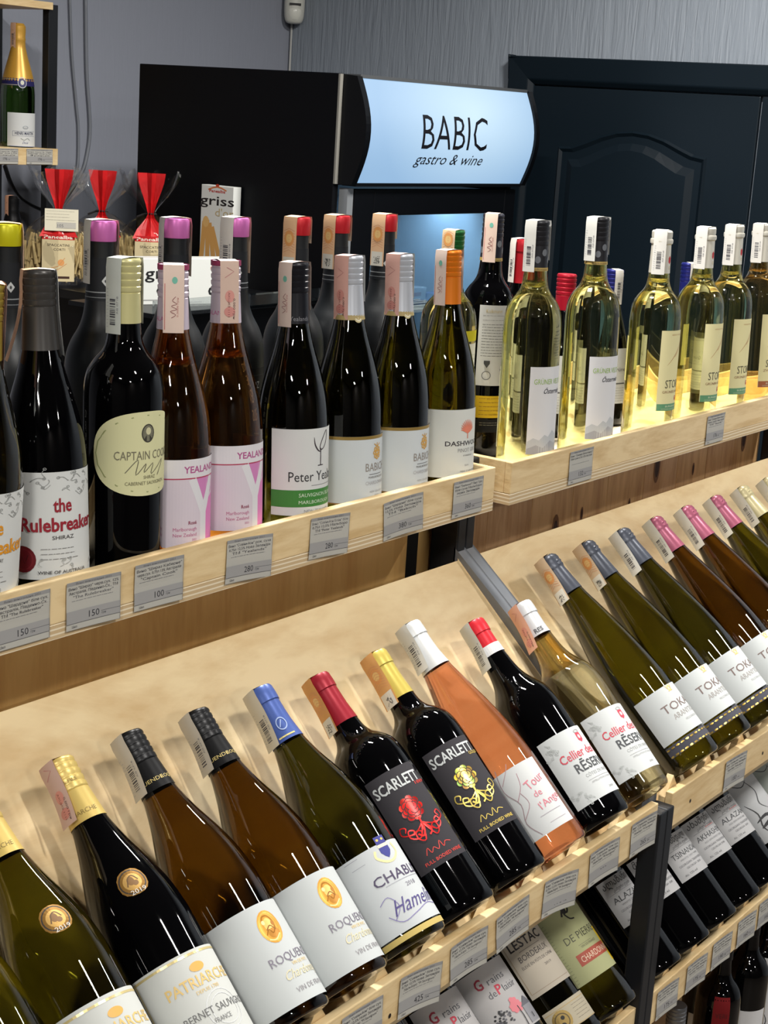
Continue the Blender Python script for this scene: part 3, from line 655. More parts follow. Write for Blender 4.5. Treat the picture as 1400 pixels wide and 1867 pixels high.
    P(MB().box(x0-.018, x1+.018, 1.30, 1.31, -1.6, -.38, pm((22, 18, 14), .8)), 'rear_board')
    P(MB().box(x0, x1, .76, 1.088, -1.478, -1.462, BIRCH), 'bottom_shelf', bevel=.001)
    return u, o, ty
def screws(u, o, lst):
    for px, py in lst:
        p = on(px, py, 1, .741); part(MB().add([(p[0]+.0022*math.cos(t*PI/4), .7406, p[2]+.0026*math.sin(t*PI/4)) for t in range(8)], [tuple(range(8))], pm((40, 32, 28), .4, .5)), 'screw_head', u, org=o)
UL, OL, TL = unit(.652, 1.652, 'wooden wine display unit left of the paired black posts, with tray and sloping racks', True)
UR, OR_, TR = unit(1.690, 2.690, 'wooden wine display unit right of the paired black posts, with tray and sloping racks', False)
tags = [(TL, OL, 38, 1132, 1.0, '150', 0, 0, ('Вино "Шардоне" біле сух.', 'Австралія, Південно-Сх.', 'ТМ "The Rulebreaker"')), (TL, OL, 166, 1099, 1.0, '150', 0, .3, ('Вино "Шираз" черв.сух. 12%', 'Австралія, Південно-Сх., ТМ', '"The Rulebreaker"')), (TL, OL, 286, 1066, 1.0, '100', 0, .2, ('Вино "Шираз Каберне"', 'черв.сух. 0,75л 13% Австралія', '"Captain Cook"')),
        (TL, OL, 448, 1020, 1.0, '280', -.03, .5, ('Вино "Совіньйон" рож. сухе', '0,75л 12,5% Нова Зеландія', 'ТМ "Yealands"')), (TL, OL, 596, 977, 1.0, '280', -.04, .3, ('Вино "Совіньйон Блан" біле', '0,75л 12,5% Мальборо', 'ТМ "Peter Yealands"')), (TL, OL, 727, 943, 1.0, '380', .10, .8, ('Вино "Шардоне" біле сухе', '12,5% Нова Зеландія', 'ТМ "Babich"')), (TL, OL, 850, 908, 1.0, '360', 0, .1, ('Вино "Dashwood" Піно Гріс', 'біле сухе Мальборо', 'Нова Зеландія')),
        (TR, OR_, 1058, 838, 1.0, '132', 0, 0, ('Вино "Грюнер Вельтлінер"', 'біле сухе 0,75л 12% Австрія', '')), (TR, OR_, 1303, 774, 1.0, '176', 0, 0, ('Вино "Грюнер Вельтлінер"', 'біле сухе Австрія', 'ТМ "Stork"'))]
for par, o, px, py, Y, pr_, ti, cu, ln_ in tags:
    Pn = on(px, py, 1, Y); price_tag('price_tag', par, o, Pn[0], Y, -.436, pr_, .062, .044, ti, cu, int(px), ln_)
for par, o, lst in ((UL, OL, [(1168, 1523, '265'), (1094, 1577, '250'), (1012, 1630, '190'), (930, 1679, '285'), (848, 1738, '285'), (757, 1797, '425'), (655, 1862, '195')]), (UR, OR_, [(1336, 1402, '180')])):
    for k, (px, py, pr_) in enumerate(lst):
        Pn = on(px, py, 1, .741); price_tag('price_tag', par, o, Pn[0], .741, -.792, pr_, .056, .042, (.02, .08, -.03)[k % 3] if k != 3 else .14, .3+.2*(k % 3), px)
for k, (px, py, pr_) in enumerate([(1212, 1820, '175'), (1264, 1783, '175'), (1311, 1735, '190'), (1356, 1697, '160'), (1393, 1668, '160')]):
    Pn = on(px, py, 1, .741); price_tag('price_tag', UR, OR_, Pn[0], .741, -1.059, pr_, .052, .040, .02, .3, px)
screws(UL, OL, [(710, 1852)]); screws(UR, OR_, [(1258, 1460), (1390, 1373)])
# ------------------------------------------------------------------ bottles: standing on the top trays
def standing(name, label, X, top, R, kind, g, cap, labels, stp, Y=1.045, zb=-.4478, **k):
    T = on(*top, 0, X) if Y < 1.1 else on(*top, 1, Y)
    if Y > 1.1: X = T[0]; T = Vector((X+.0005, Y+.004, T[2]))
    B = Vector((X, Y, zb)); up_ = R*.40/math.hypot(X, Y); labels = [(L[0]+up_, L[1]+up_)+tuple(L[2:]) if not (len(L) > 6 and L[6].get('neck')) else L for L in labels]; return bottle(name, label, B, T, (T-B).length, R, kind, g, cap, labels, stp, **k)
W8 = (212, 214, 212)
def vines(r, n, box, col):
    out = []
    for i in range(n):
        x, y = r.uniform(box[0], box[2]), r.uniform(box[1], box[3]); p = [(x, y)]
        for k in range(3): x += r.uniform(-5, 6); y += r.uniform(-4, 4); p.append((x, y))
        out.append(('l', p, .5, col, {'smooth': 1}))
        out.append(('d', x, y, 1.6, 1.2, col, {'ri': .6}))
    return out
def rule_els(c, sub):
    r = random.Random(5)
    return vines(r, 16, (-36, 76, 34, 90), (150, 152, 150))+[('t', 'the', 0, 60, 12, 17, c, {'bold': .02, 'sx': .6}), ('t', 'Rulebreaker', 0, 43, 12, 74, c, {'bold': .025}), ('t', sub, 0, 35.5, 3.4, 20, (70, 66, 66)),
        ]+smalltext(-20, 20, 18, 27, 3, (110, 110, 110), 2)+[('d', -36, 18, 12, 12, (104, 14, 26)), ('d', -36, 18, 9.5, 9.5, (126, 30, 40), {'ri': .93}), ('l', [(-40, 12), (-37, 20), (-34, 14), (-31, 22)], .8, (70, 8, 16)), ('t', 'WINE OF AUSTRALIA', 0, 5, 2.8, 46, (74, 74, 76), {'bold': .01})]+vines(r, 5, (-20, 9, 38, 14), (170, 172, 170))
standing('wine_bottle', 'olive bottle with orange lettering on white, cut off by the left picture edge', .882, (-24, 515), .038, 'burgundy', 'olive', ('screw', .062, (160, 140, 60)), [(.022, .117, .108, 24, W8, rule_els((222, 150, 40), 'CHARDONNAY'))], (100, .07, .07, dict(ca=PINKS, cb=PAPER, seed=3)))
standing('wine_bottle', 'dark wine bottle with grey screw cap, red lettering and a dark red disc', .970, (70, 492), .038, 'burgundy', 'black', ('screw', .068, (68, 66, 64)), [(.022, .117, .108, 24, W8, rule_els((150, 34, 48), 'SHIRAZ'))], (98, .075, .078, dict(ca=PAPER, cb=(224, 176, 140), pa='', pb='', seed=4, flare=(.004, .014))))
CAPT = [('d', 0, 39, 51, 36, (150, 156, 104), {'ri': .975}), ('d', 0, 58, 6.8, 8.6, (66, 64, 56)), ('d', 0, 58, 5.6, 7.4, (120, 118, 100)), ('d', .3, 60, 2.7, 3.4, (206, 202, 164)), ('p', [(-4.2, 51.5, 53), (-2, 51.2, 56), (2, 51.2, 56), (4.2, 51.5, 53)], (60, 58, 50)),
        ('t', 'CAPTAIN COOK', -1, 34, 8, 62, (124, 120, 100), {}), ('l', [(-22, 22), (-10, 34), (-12, 20), (-2, 30), (-4, 22), (6, 30), (4, 20), (20, 32), (12, 18)], .8, (110, 106, 88), {'smooth': 1}), ('t', 'SHIRAZ', 2, 16, 3, 13, (126, 122, 96)), ('t', 'CABERNET SAUVIGNON', 0, 10.5, 3.2, 44, (126, 122, 96))]
standing('wine_bottle', 'black wine bottle with pale yellow screw cap and large oval cream label', 1.065, (228, 470), .0372, 'bordeaux', 'black', ('screw', .058, (212, 206, 150)), [(.083, .161, .106, 36, (216, 214, 168), CAPT, {'shape': 'oval'})], (-42, .068, .06, dict(ca=(206, 212, 206), cb=PAPER, pa='bar', pb='bar', W=.018, seed=6)))
PK = (214, 160, 196)
def yea(): return [('r', -75, 0, 75, 66, (214, 202, 212)), ('p', [(2, 34, 34.5), (5, 38, 66), (14, 50, 66), (60, 50, 66)], PK), ('p', [(-9.5, 65.5, 66), (0, 40, 66), (9.5, 65.5, 66)], (206, 130, 184)), ('p', [(4, 0, 36), (10, 0, 45), (60, 0, 66)], (220, 130, 190)),
    ('l', [(0, 0), (0, 37)], 8.5, (222, 220, 224)), ('l', [(0, 33), (-14, 66)], 8.5, (222, 220, 224)), ('l', [(0, 33), (14, 66)], 8.5, (222, 220, 224)), ('r', -75, 66, 75, 67.2, (176, 60, 90)), ('r', -75, 67.2, 75, 85, (222, 218, 222)),
    ('t', 'YEALANDS', 0, 72, 6.4, 46, (176, 84, 140), {'bold': .02}), ('t', 'Rosé', -9, 22, 3.4, 9, (140, 50, 80), {'al': 1, 'bold': .02}), ('t', 'Marlborough', -9, 16, 3.4, 24, (186, 96, 140), {'al': 1}), ('t', 'New Zealand', -9, 10.4, 3.4, 24, (186, 96, 140), {'al': 1}), ('t', '2021', -9, 6, 2, 5, (186, 96, 140), {'al': 1})]
YC = [('t', 'YEALANDS', -12, 8, 4.2, 34, (196, 96, 150)), ('r', -48, 55.5, 48, 60.5, (150, 50, 90))]
standing('wine_bottle', 'rose wine bottle with white and pink label, next to the oval-labelled bottle', 1.131, (316, 482), .0375, 'burgundy', 'rose', ('screw', .060, (214, 200, 214), YC), [(.023, .108, .150, 53, (222, 218, 222), yea()), (.03, .10, .05, -140, (216, 206, 210), [])], (2, .063, .06, dict(W=.0195, ca=(230, 206, 192), seed=8)), air=(.205, .28))
standing('wine_bottle', 'rose wine bottle with white and pink label, next to the green-banded label', 1.210, (412, 475), .0375, 'burgundy', 'rose', ('screw', .060, (214, 200, 214), YC), [(.026, .111, .150, 53, (222, 218, 222), yea()), (.03, .10, .05, -140, (216, 206, 210), [])], (14, .060, .06, dict(W=.0185, ca=(214, 186, 170), pa='pink', seed=9)), air=(.205, .28))
GRN = (62, 128, 56)
PET = [('t', 'Peter Yealands', -37, 36, 10.5, 76, (52, 52, 54), {'al': 0}), ('l', [(0, 52), (0, 70)], 1.3, (60, 50, 56)), ('l', [(0, 66), (-4, 68), (-8, 74), (-9.5, 82)], 1.6, (60, 50, 56), {'smooth': 1, 'taper': 1}), ('l', [(0, 66), (-1, 72), (3, 80), (10, 88), (10, 78), (5, 70), (0, 68)], 1.1, (60, 50, 56), {'smooth': 1}), ('r', -4, 51.4, 4, 52.4, (60, 50, 56)), ('r', -12, 31, 26, 31.6, (130, 130, 130)),
       ('r', -56, 9, 56, 27, GRN), ('t', 'SAUVIGNON BLANC', -26, 19.5, 4, 52, (206, 222, 200), {'al': 0}), ('t', 'MARLBOROUGH', -26, 12.2, 3.6, 42, (206, 222, 200), {'al': 0}), ('t', 'NEW ZEALAND', -20, 3, 3, 34, (150, 150, 150), {'al': 0})]
standing('wine_bottle', 'dark green wine bottle whose white label has a green band and a sprout emblem', 1.318, (538, 478), .0378, 'burgundy', 'dark_olive', ('screw', .062, (28, 28, 34), [('t', 'Yealands', 6, 3, 4.5, 22, (130, 130, 136))]), [(.024, .115, .112, 50, W8, PET)], (-42, .066, .05, dict(W=.0185, ca=(228, 208, 196), cb=(226, 200, 188), seed=11)))
BAB = [('r', -62, 71.5, 62, 75, (176, 146, 80), {'metal': .5, 'rough': .35}), ('r', -62, 0, 62, 1.5, (150, 112, 60)), ('t', 'BABICH', 4, 36, 9, 34, (146, 138, 130), {}), ('r', -8, 32, 14, 32.8, (120, 120, 120)), ('t', 'MARLBOROUGH', 4, 28, 2.4, 26, (110, 106, 104)), ('t', 'CHARDONNAY', 4, 21, 4, 34, (176, 174, 176)), ('t', 'NEW ZEALAND', 4, 12, 2.4, 22, (170, 170, 172)), ('t', '2019', 4, 8, 2, 8, (170, 170, 172))]
for k in range(8): BAB.append(('d', 4+4.6*math.cos(k*PI/4), 56+5.4*math.sin(k*PI/4), 2.3, 2.5, (206, 160, 84), {'ri': .35}))
BAB += [('d', 4, 56, 2.6, 3, (206, 160, 84), {'ri': .4}), ('l', [(4, 62), (4, 67)], 1.2, (206, 160, 84)), ('l', [(-1, 66), (4, 63), (9, 66)], 1.2, (206, 160, 84), {'smooth': 1})]
BCAP = [('r', -48, 0, 48, 10, (176, 156, 104)), ('r', -48, 2.5, 48, 3.2, (226, 216, 190)), ('r', -48, 7, 48, 7.6, (226, 216, 190)), ('d', 11, 6, 6.5, 9, (200, 186, 140)), ('d', 11, 6, 5.2, 7.4, (226, 220, 200)), ('d', 11, 6, 3.8, 6, (190, 170, 120), {'ri': .7})]
for X, top, R_, lab, ph in ((1.416, (638, 466), .0378, 'dark wine bottle, gold-edged white label with flower emblem, beside the green-banded label', 51), (1.507, (730, 463), .0375, 'dark wine bottle, gold-edged white label with flower emblem, beside the orange-capped bottle', 53)):
    standing('wine_bottle', lab, X, top, R_, 'burgundy', 'dark_olive', ('screw', .068, (196, 200, 208), BCAP), [(.020, .095, .124, ph, (206, 212, 214), BAB)], (-38 if X < 1.45 else -34, .068, .05, dict(W=.0195, ca=(226, 178, 166), cb=PAPER, pa='pink', seed=int(X*100))), group=None)
DSH = [('t', 'DASHWOOD', -30, 38, 5.6, 60, (64, 60, 64), {'al': 0, 'bold': .015}), ('t', 'PINOT GRIS', -14, 30, 4.6, 32, (140, 140, 140), {'al': 0}), ('t', 'BY MARLBOROUGH', -6, 25, 1.8, 16, (120, 120, 120), {'al': 0}), ('t', '2019', 0, 13, 2, 7, (150, 150, 150)), ('t', 'WINE OF NEW ZEALAND', -10, 6, 2, 34, (110, 110, 110), {'al': 0})]
for k in range(13):
    a = PI*.5+(k-6)*.26; DSH.append(('l', [(0, 52), (7*math.cos(a), 56+6*math.sin(a)), (11*math.cos(a+.12), 58+11*math.sin(a+.1))], 1.5, (226, 132, 106), {'smooth': 1, 'taper': 1}))
DSH.append(('l', [(0, 46), (0, 54)], 1.2, (220, 120, 90)))
standing('wine_bottle', 'olive wine bottle with orange screw cap and coral flower on its label', 1.605, (820, 456), .0368, 'burgundy', 'olive', ('screw', .062, (226, 124, 26)), [(.024, .105, .106, 50, (214, 216, 210), DSH)], (-42, .064, .05, dict(W=.018, ca=(228, 208, 196), cb=PAPER, seed=21)))
# right tray, front
GRU = [('t', 'GRÜNER VELTLINER', -31, 90, 6.6, 62, (150, 184, 84), {'al': 0}), ('t', 'Österreich', -17, 78, 6.5, 34, (46, 46, 56), {'al': 0, 'shear': .4, 'bold': .01}), ('p', [(-36, 0, 16), (-28, 0, 21), (-20, 0, 18), (-12, 0, 25), (-6, 0, 22), (2, 0, 30), (12, 0, 24), (22, 0, 32), (36, 0, 26)], (186, 190, 194)),
       ('p', [(-36, 0, 7), (-24, 0, 12), (-14, 0, 8), (-2, 0, 17), (10, 0, 12), (24, 0, 20), (36, 0, 10)], (160, 162, 168)), ('p', [(6, 0, 0.5), (16, 0, 8), (26, 0, 14), (36, 0, 12)], (120, 84, 62))]
BKL = [('t', 'Weingut', 0, 100, 4, 20, (110, 110, 90))]+smalltext(-22, 22, 44, 94, 14, (120, 122, 110), 4)+[('d', -8, 34, 5, 5, (60, 62, 60))]+barcode(-2, 6, 12, 20, (60, 60, 60), 5)
GCAP = [('r', -48, 0, 48, 4.2, (176, 150, 84)), ('t', 'Kolkmann', 6, .7, 2.6, 22, (70, 54, 30))]+[('d', -44+k*9.2, (14 if k % 2 else 23), 3.8, 4.4, (112, 116, 122)) for k in range(11)]
for X, top, lab, ph in ((1.796, (982, 402), 'clear bottle of pale wine with white mountain label, left one of the pair', 58), (1.956, (1092, 396), 'clear bottle of pale wine with white mountain label, right one of the pair', 56)):
    standing('wine_bottle', lab, X, top, .0372, 'bordeaux', 'pale', ('screw', .062, (44, 44, 48), GCAP), [(.028, .140, .073, ph, (218, 218, 220), GRU), (.030, .135, .052, -118, (206, 208, 170), BKL)], (-38, .064 if X < 1.9 else .058, .05, dict(W=.0185, ca=(214, 214, 208), cb=PAPER, pa='bar', pb='bar', seed=int(X*50))), air=(.245, .315))
def stork(band, sub, bt):
    ink = (96, 92, 72)
    return [('l', [(-24, 66), (-10, 80), (4, 96), (14, 108)], 1.2, (176, 130, 84), {'smooth': 1, 'taper': 1}), ('l', [(-10, 78), (6, 92), (20, 112)], .9, (190, 146, 96), {'smooth': 1}), ('t', 'STORKS', -25, 33, 12, 44, ink, {'al': 0}), ('t', sub, -29, 25.5, 3.8, 56, (150, 110, 80), {'al': 0}), ('p', [(-1, 15, 21), (2, 13.5, 21), (5, 15, 21)], (176, 50, 60)), ('d', 2, 19, 1.2, 1.4, (230, 200, 160)),
            ('r', -36, 0, 36, 10, band), ('t', bt, -22, 5.2, 2.6, 34, (214, 220, 190), {'al': 0}), ('t', 'ÖSTERREICHISCHER QUALITÄTSWEIN', -29, 1.6, 1.7, 54, (200, 206, 176), {'al': 0}), ('t', 'WEINGUT STORK BURGENLAND', -20, 109, 1.8, 40, (190, 150, 110), {'al': 0})]
SCAP = [('p', [(14, 16, 22), (17, 13, 25), (20, 16, 22)], (190, 40, 50)), ('d', 17, 8, 2, 2.4, (206, 186, 140), {'ri': .6})]
SB = [('t', 'Stork', 0, 52, 4, 16, (150, 140, 90))]+smalltext(-22, 22, 6, 48, 12, (150, 146, 90), 8)
for X, top, lab, z0, z1, st_, gl in ((2.142, (1208, 420), 'clear bottle of pale wine with cream label and green band, nearest of its row', .047, .163, ((96, 148, 112), 'GRÜNER VELTLINER', 'BURGENLAND'), 'pale'),
        (2.290, (1288, 414), 'clear bottle of pale wine with cream label and green band, second of its row', .045, .163, ((96, 148, 112), 'GRÜNER VELTLINER', 'BURGENLAND'), 'pale'),
        (2.398, (1340, 410), 'clear bottle of pale wine with cream label and green band, third of its row', .045, .163, ((96, 148, 112), 'GRÜNER VELTLINER', 'BURGENLAND'), 'pale'),
        (2.514, (1390, 408), 'pale bottle with cream label and brown band at the far end of the tray', .045, .163, ((160, 96, 64), 'ZWEIGELT ROSÉ', 'BURGENLAND'), 'gold')):
    standing('wine_bottle', lab, X, top, .0372, 'bordeaux', gl, ('bead', .060, (222, 218, 204), SCAP), [(z0, z1, .074, 74, (224, 216, 166), stork(*st_)), (.085, .150, .054, -112, (214, 208, 130), SB)], (-8 if X < 2.2 else -24, .062, .05, dict(W=.0185, ca=(222, 220, 214), cb=PAPER, pa='bar', pb='bar', seed=int(X*70))), air=(.235, .29))
# back row, left tray
MOZ = [('t', 'MOZ', 0, 88, 7.5, 14, (196, 198, 198)), ('t', 'JE', 0, 77, 7.5, 8.5, (196, 198, 198)), ('t', 'MEN', 0, 66, 7.5, 14, (196, 198, 198)), ('t', 'FOUS', 0, 55, 7.5, 16, (196, 198, 198)), ('r', -8, 46, 8, 46.6, (110, 112, 112)), ('r', -6, 42, 7, 42.6, (110, 112, 112)), ('r', -8, 38, 6, 38.6, (110, 112, 112)), ('r', -34, 102, 34, 102.5, (50, 52, 54))]
MCAP = [('r', -48, 8, 48, 9, (150, 154, 158)), ('r', -48, 3, 48, 3.8, (120, 124, 128)), ('p', [(1, 19, 20), (5, 14.5, 24.5), (9, 19, 20)], (196, 198, 198)), ('d', 5, 19.5, 1.2, 1.6, (60, 62, 64))]
for k, (top, cc, cn_, lab, ph, pa, W_) in enumerate((
    ((15, 408), (214, 208, 30), 'yellow', 'matte black bottle with a yellow cap top, at the left end of the tray', 95, '', .018),
    ((190, 402), (214, 116, 190), 'pink', 'matte black bottle with pink cap behind the oval-labelled bottle', -66, 'bar', .0165),
    ((325, 398), (214, 116, 190), 'pink', 'matte black bottle with pink cap behind the first rose bottle', -70, 'bar', .0165),
    ((435, 397), (214, 116, 190), 'pink', 'matte black bottle with pink cap behind the second rose bottle', -40, 'bar', .0185),
    ((548, 396), (200, 36, 46), 'red', 'matte black bottle with red cap behind the green-banded label bottle', -35, 'qr', .0185),
    ((621, 393), (200, 36, 46), 'red', 'matte black bottle with red cap, middle one of the three red caps', -40, 'qr', .0185),
    ((707, 391), (200, 36, 46), 'red', 'matte black bottle with red cap nearest to the orange-capped bottle', -30, 'qr', .0185))):
    b_ = standing('matte_wine_bottle', lab, 0, top, .0358, 'matte', 'matte', ('plain', .020, cc), [(.05, .16, .060, 46, (24, 26, 28), MOZ, {'rough': .5}), (.25, .292, .093, 0, (34, 36, 40), MCAP, {'neck': 1, 'rr': .0155, 'name': 'neck_sleeve', 'rough': .5})],
        (ph, .062, .06 if pa == 'bar' else .03, dict(W=W_, ca=(222, 220, 214) if pa == 'bar' else (230, 190, 150), cb=(226, 196, 170), pa=pa, pb='', seed=k+30)), Y=1.165, group='matte black bottles in the back row')
standing('wine_bottle', 'pale clear wine bottle with dark green screw cap, half hidden behind the orange-capped bottle', 0, (832, 420), .037, 'bordeaux', 'pale', ('screw', .05, (30, 96, 44)), [(.05, .155, .08, 70, (214, 212, 196), smalltext(-36, 36, 20, 90, 14, (140, 150, 140), 2)), (.158, .172, .105, 60, (196, 186, 40), []), (.252, .262, .095, 0, (190, 186, 160), [], {'neck': 1, 'rr': .0155, 'name': 'neck_band'})], (-25, .050, .04, dict(W=.018, ca=(222, 196, 160), pa='qr', seed=50)), Y=1.165, air=(.215, .285))
BB = [('t', 'Kolkmann', -6, 98, 5, 22, (196, 176, 120))]+smalltext(-21, 21, 88, 94, 2, (110, 110, 104), 11)+smalltext(-21, 21, 40, 82, 12, (96, 96, 92), 12, .7)+[('p', [(-16, 30, 34), (-12, 24, 34), (-8, 30, 34)], (60, 60, 60)), ('d', -12, 14, 6, 6, (90, 90, 90), {'ri': .85}), ('r', 8, 22, 9, 36, (60, 60, 60)), ('d', 8.5, 22, 2, 2, (60, 60, 60))]+barcode(12, 2, 8, 16, (60, 60, 60), 9)
standing('wine_bottle', 'black wine bottle turned to show its back label above a yellow strip', 0, (905, 390), .037, 'bordeaux', 'black', ('screw', .062, (44, 44, 54), GCAP), [(.092, .200, .052, 24, (206, 206, 200), BB), (.048, .078, .050, 26, (214, 178, 40), smalltext(-20, 20, 4, 26, 5, (150, 110, 30), 4, .8)), (.028, .046, .050, 26, (24, 24, 24), smalltext(-18, 10, 10, 13, 2, (150, 146, 130), 3))], (-12, .064, .04, dict(W=.0175, ca=(226, 200, 184), seed=51)), Y=1.165)
standing('wine_bottle', 'dark bottle with a narrow red capsule just behind the left mountain label bottle', 0, (958, 436), .034, 'bordeaux', 'black', ('foil', .06, (176, 30, 40)), [], (-60, .06, .04, dict(W=.016, ca=(222, 216, 206), pa='bar', seed=52)), Y=1.165)
for top, cc, cn_, lab, gl in (((1038, 500), (170, 24, 44), 'red', 'small dark wine bottle with a shiny dark red screw cap, between the two mountain labels', 'black'), ((1125, 492), (28, 34, 110), 'blue', 'small dark bottle with deep blue screw cap beside the right mountain label', 'black'), ((1262, 480), (28, 34, 110), 'blue', 'small dark bottle with deep blue screw cap, hidden between the two nearest cream labels', 'black')):
    standing('small_wine_bottle', lab, 0, top, .031, 'burgundy', gl, ('screw', .052, cc), [(.03, .115, .07, 40, (206, 208, 206), [('r', -35, 30, 35, 32, (90, 90, 90)), ('t', 'Grüner', 0, 50, 6, 30, (80, 80, 84))]+smalltext(-30, 30, 4, 24, 6, (120, 120, 120), 6))], (30, .052, 0, dict(W=.014, ca=(224, 220, 210), pa='bar', seed=60)) if cn_ == 'blue' else None, Y=1.165)
# ------------------------------------------------------------------ bottles lying on the sloping racks
A_ = math.radians(42.4); SL = Vector((0, math.cos(A_), math.sin(A_))); NL = Vector((0, -math.sin(A_), math.cos(A_))); OL_ = Vector((0, 1.044, -.535))
def lying(name, label, X, XT, R, H, kind, g, cap, labels, stp, dz=0., s=-.3665, tip=0., **k):
    ls = k.pop('ls', -.009); labels = [(L[0]+ls, L[1]+ls, L[2], L[3], tuple(int(q*.91) for q in L[4]) if min(L[4]) > 140 else L[4])+tuple(L[5:]) for L in labels]
    if stp: stp = (stp[0]+20,)+tuple(stp[1:])
    B = OL_+Vector((X, 0, dz))+NL*(R+.0012)+SL*s
    T = B+(SL*H+Vector((XT-X, 0, 0))-NL*tip)
    return bottle(name, label, B, T, H, R, kind, g, cap, labels, stp, **k)
GD = (190, 140, 60)
def seal(txt='2019'): return [('d', 0, 0, 12, 12, (150, 112, 56), {'metal': .6, 'rough': .35}), ('d', 0, 0, 11, 11, (40, 32, 26), {'ri': .9}), ('d', 0, 0, 7.5, 7.5, (196, 156, 90), {'metal': .6, 'rough': .4}), ('d', -1, 1, 3, 4, (120, 86, 44)), ('d', 2, -2, 2.4, 2.4, (120, 86, 44)), ('l', [(-5, -3), (-2, 4), (2, 5), (5, 0)], 1, (90, 66, 34), {'smooth': 1}), ('t', txt, 1, -11, 4, 12, (206, 200, 190))]
PAT = [('r', -55, 85, 55, 87, (214, 196, 140), {'metal': .4, 'rough': .3}), ('r', -54, 0, -52.6, 85, (206, 190, 140)), ('t', 'PATRIARCHE', 0, 60, 9, 66, (206, 176, 110), {'bold': .015}), ('d', 0, 75, 7, 4, (206, 160, 80)), ('t', 'DEPUIS 1780', 0, 54, 3, 22, (206, 176, 110)), ('d', 6, 36, 17, 17, (196, 198, 198), {'ri': .95}), ('d', 6, 36, 13, 13, (200, 202, 202), {'ri': .95}), ('t', 'CABERNET SAUVIGNON', 0, 36, 6.2, 82, (92, 92, 92)), ('t', 'FRANCE', 0, 28, 4, 16, (110, 110, 110))]
def pat2(v): return [e if not (e[0] == 't' and e[1] == 'CABERNET SAUVIGNON') else ('t', v, 0, 36, 6.2, 60, (92, 92, 92)) for e in PAT]
def goldcap(t='PATRIARCHE'): return [('t', t, -4, 6, 4, 34, (120, 100, 50)), ('t', 'PERE & FILS', -4, 36, 3, 26, (140, 116, 60))]
SEAL = lambda z, ph: (z-.012, z+.012, .024, ph, (150, 112, 56), [(e[0],)+((e[1], e[2], e[3]+12)+e[4:] if e[0] == 't' else (e[1], e[2]+12)+e[3:] if e[0] == 'd' else ([(a, b+12) for a, b in e[1]],)+e[2:]) for e in seal()], {'shape': 'oval', 'neck': 1, 'rr': .034, 'metal': .5, 'name': 'gold_seal'})
lying('wine_bottle', 'yellow-green wine bottle cut off by the bottom left corner of the picture', .712, .72, .040, .292, 'burgundy', 'yolive', ('screw', .062, (206, 180, 104)), [(.012, .10, .11, 25, (206, 208, 204), pat2('SAUVIGNON'))], None)
lying('wine_bottle', 'olive bottle with gold cap and bronze seal, left of the black bronze-seal bottle', .795, .812, .040, .292, 'burgundy', 'olive', ('screw', .062, (206, 180, 104), goldcap()), [(.012, .102, .11, 30, (208, 210, 206), pat2('CHARDONNAY')), SEAL(.172, 22)], (-70, .05, 0, dict(ca=(214, 190, 176), pa='', seed=70)))
lying('wine_bottle', 'black bottle with gold screw cap and bronze seal on its shoulder', .884, .905, .040, .291, 'burgundy', 'black', ('screw', .060, (206, 180, 104), goldcap()), [(.012, .101, .11, 33, (208, 210, 206), PAT), SEAL(.172, 14)], (-62, .058, 0, dict(ca=(206, 176, 166), pa='pink', seed=71, flare=(.006, 0))))
ROQ = [('d', 2, 68, 11.5, 15, (206, 150, 60), {'metal': .35, 'rough': .4}), ('d', 2, 68, 10, 13.4, (224, 172, 84), {'metal': .4, 'rough': .4, 'ri': .9}), ('d', 1, 70, 4.5, 6, (236, 190, 110), {'metal': .4, 'rough': .4}), ('d', 3, 62, 6, 4.5, (180, 124, 48), {'metal': .4, 'rough': .4}), ('l', [(-4, 74), (-1, 78), (4, 77), (7, 71), (6, 65)], 1.4, (160, 108, 40), {'smooth': 1, 'metal': .7}), ('l', [(-5, 62), (-1, 66), (2, 62), (6, 66)], 1.2, (150, 100, 36), {'smooth': 1, 'metal': .7}),
       ('d', -3, 73, 1.6, 2, (250, 214, 150)), ('d', 6, 70, 2, 2.4, (170, 112, 40)), ('l', [(-5, 58), (1, 56), (8, 60)], 1.2, (246, 206, 140), {'smooth': 1}), ('l', [(-3, 66), (2, 69), (6, 64)], 1, (130, 84, 26), {'smooth': 1}),
       ('t', 'ROQUENDE', 12, 36, 7.6, 56, (116, 110, 124), {}), ('t', 'VIN DE PAYS', 14, 31, 3, 22, (222, 190, 120)), ('t', 'Chardonnay', 14, 21, 8, 46, (206, 196, 160), {'shear': .5}), ('t', 'VIN DE FRANCE', 16, 9, 4.4, 44, (140, 136, 140)), ('t', '', 0, 0, 1, 1, (0, 0, 0))]
ROQ = [e for e in ROQ if e[1] != '']
RC = [('t', 'ROQUENDE', -6, 7, 3.6, 34, (196, 176, 110)), ('t', 'ROQUENDE', 24, 7, 3.6, 30, (196, 176, 110))]
for X, XT, R_, H_, lab in ((.972, .989, .0402, .291, 'amber white wine bottle with black cap and gold coin label, beside the bronze-seal bottle'), (1.056, 1.075, .0400, .288, 'amber white wine bottle with black cap and gold coin label, beside the crested label')):
    lying('wine_bottle', lab, X, XT, R_, H_, 'burgundy', 'amber', ('screw', .059, (20, 20, 22), RC), [(.018, .108, .128, 37, (202, 206, 206), ROQ)], (-66, .060, 0, dict(ca=(200, 196, 186), pa='bar', seed=int(X*90), flare=(.006, 0))))
BLUE = (70, 60, 120)
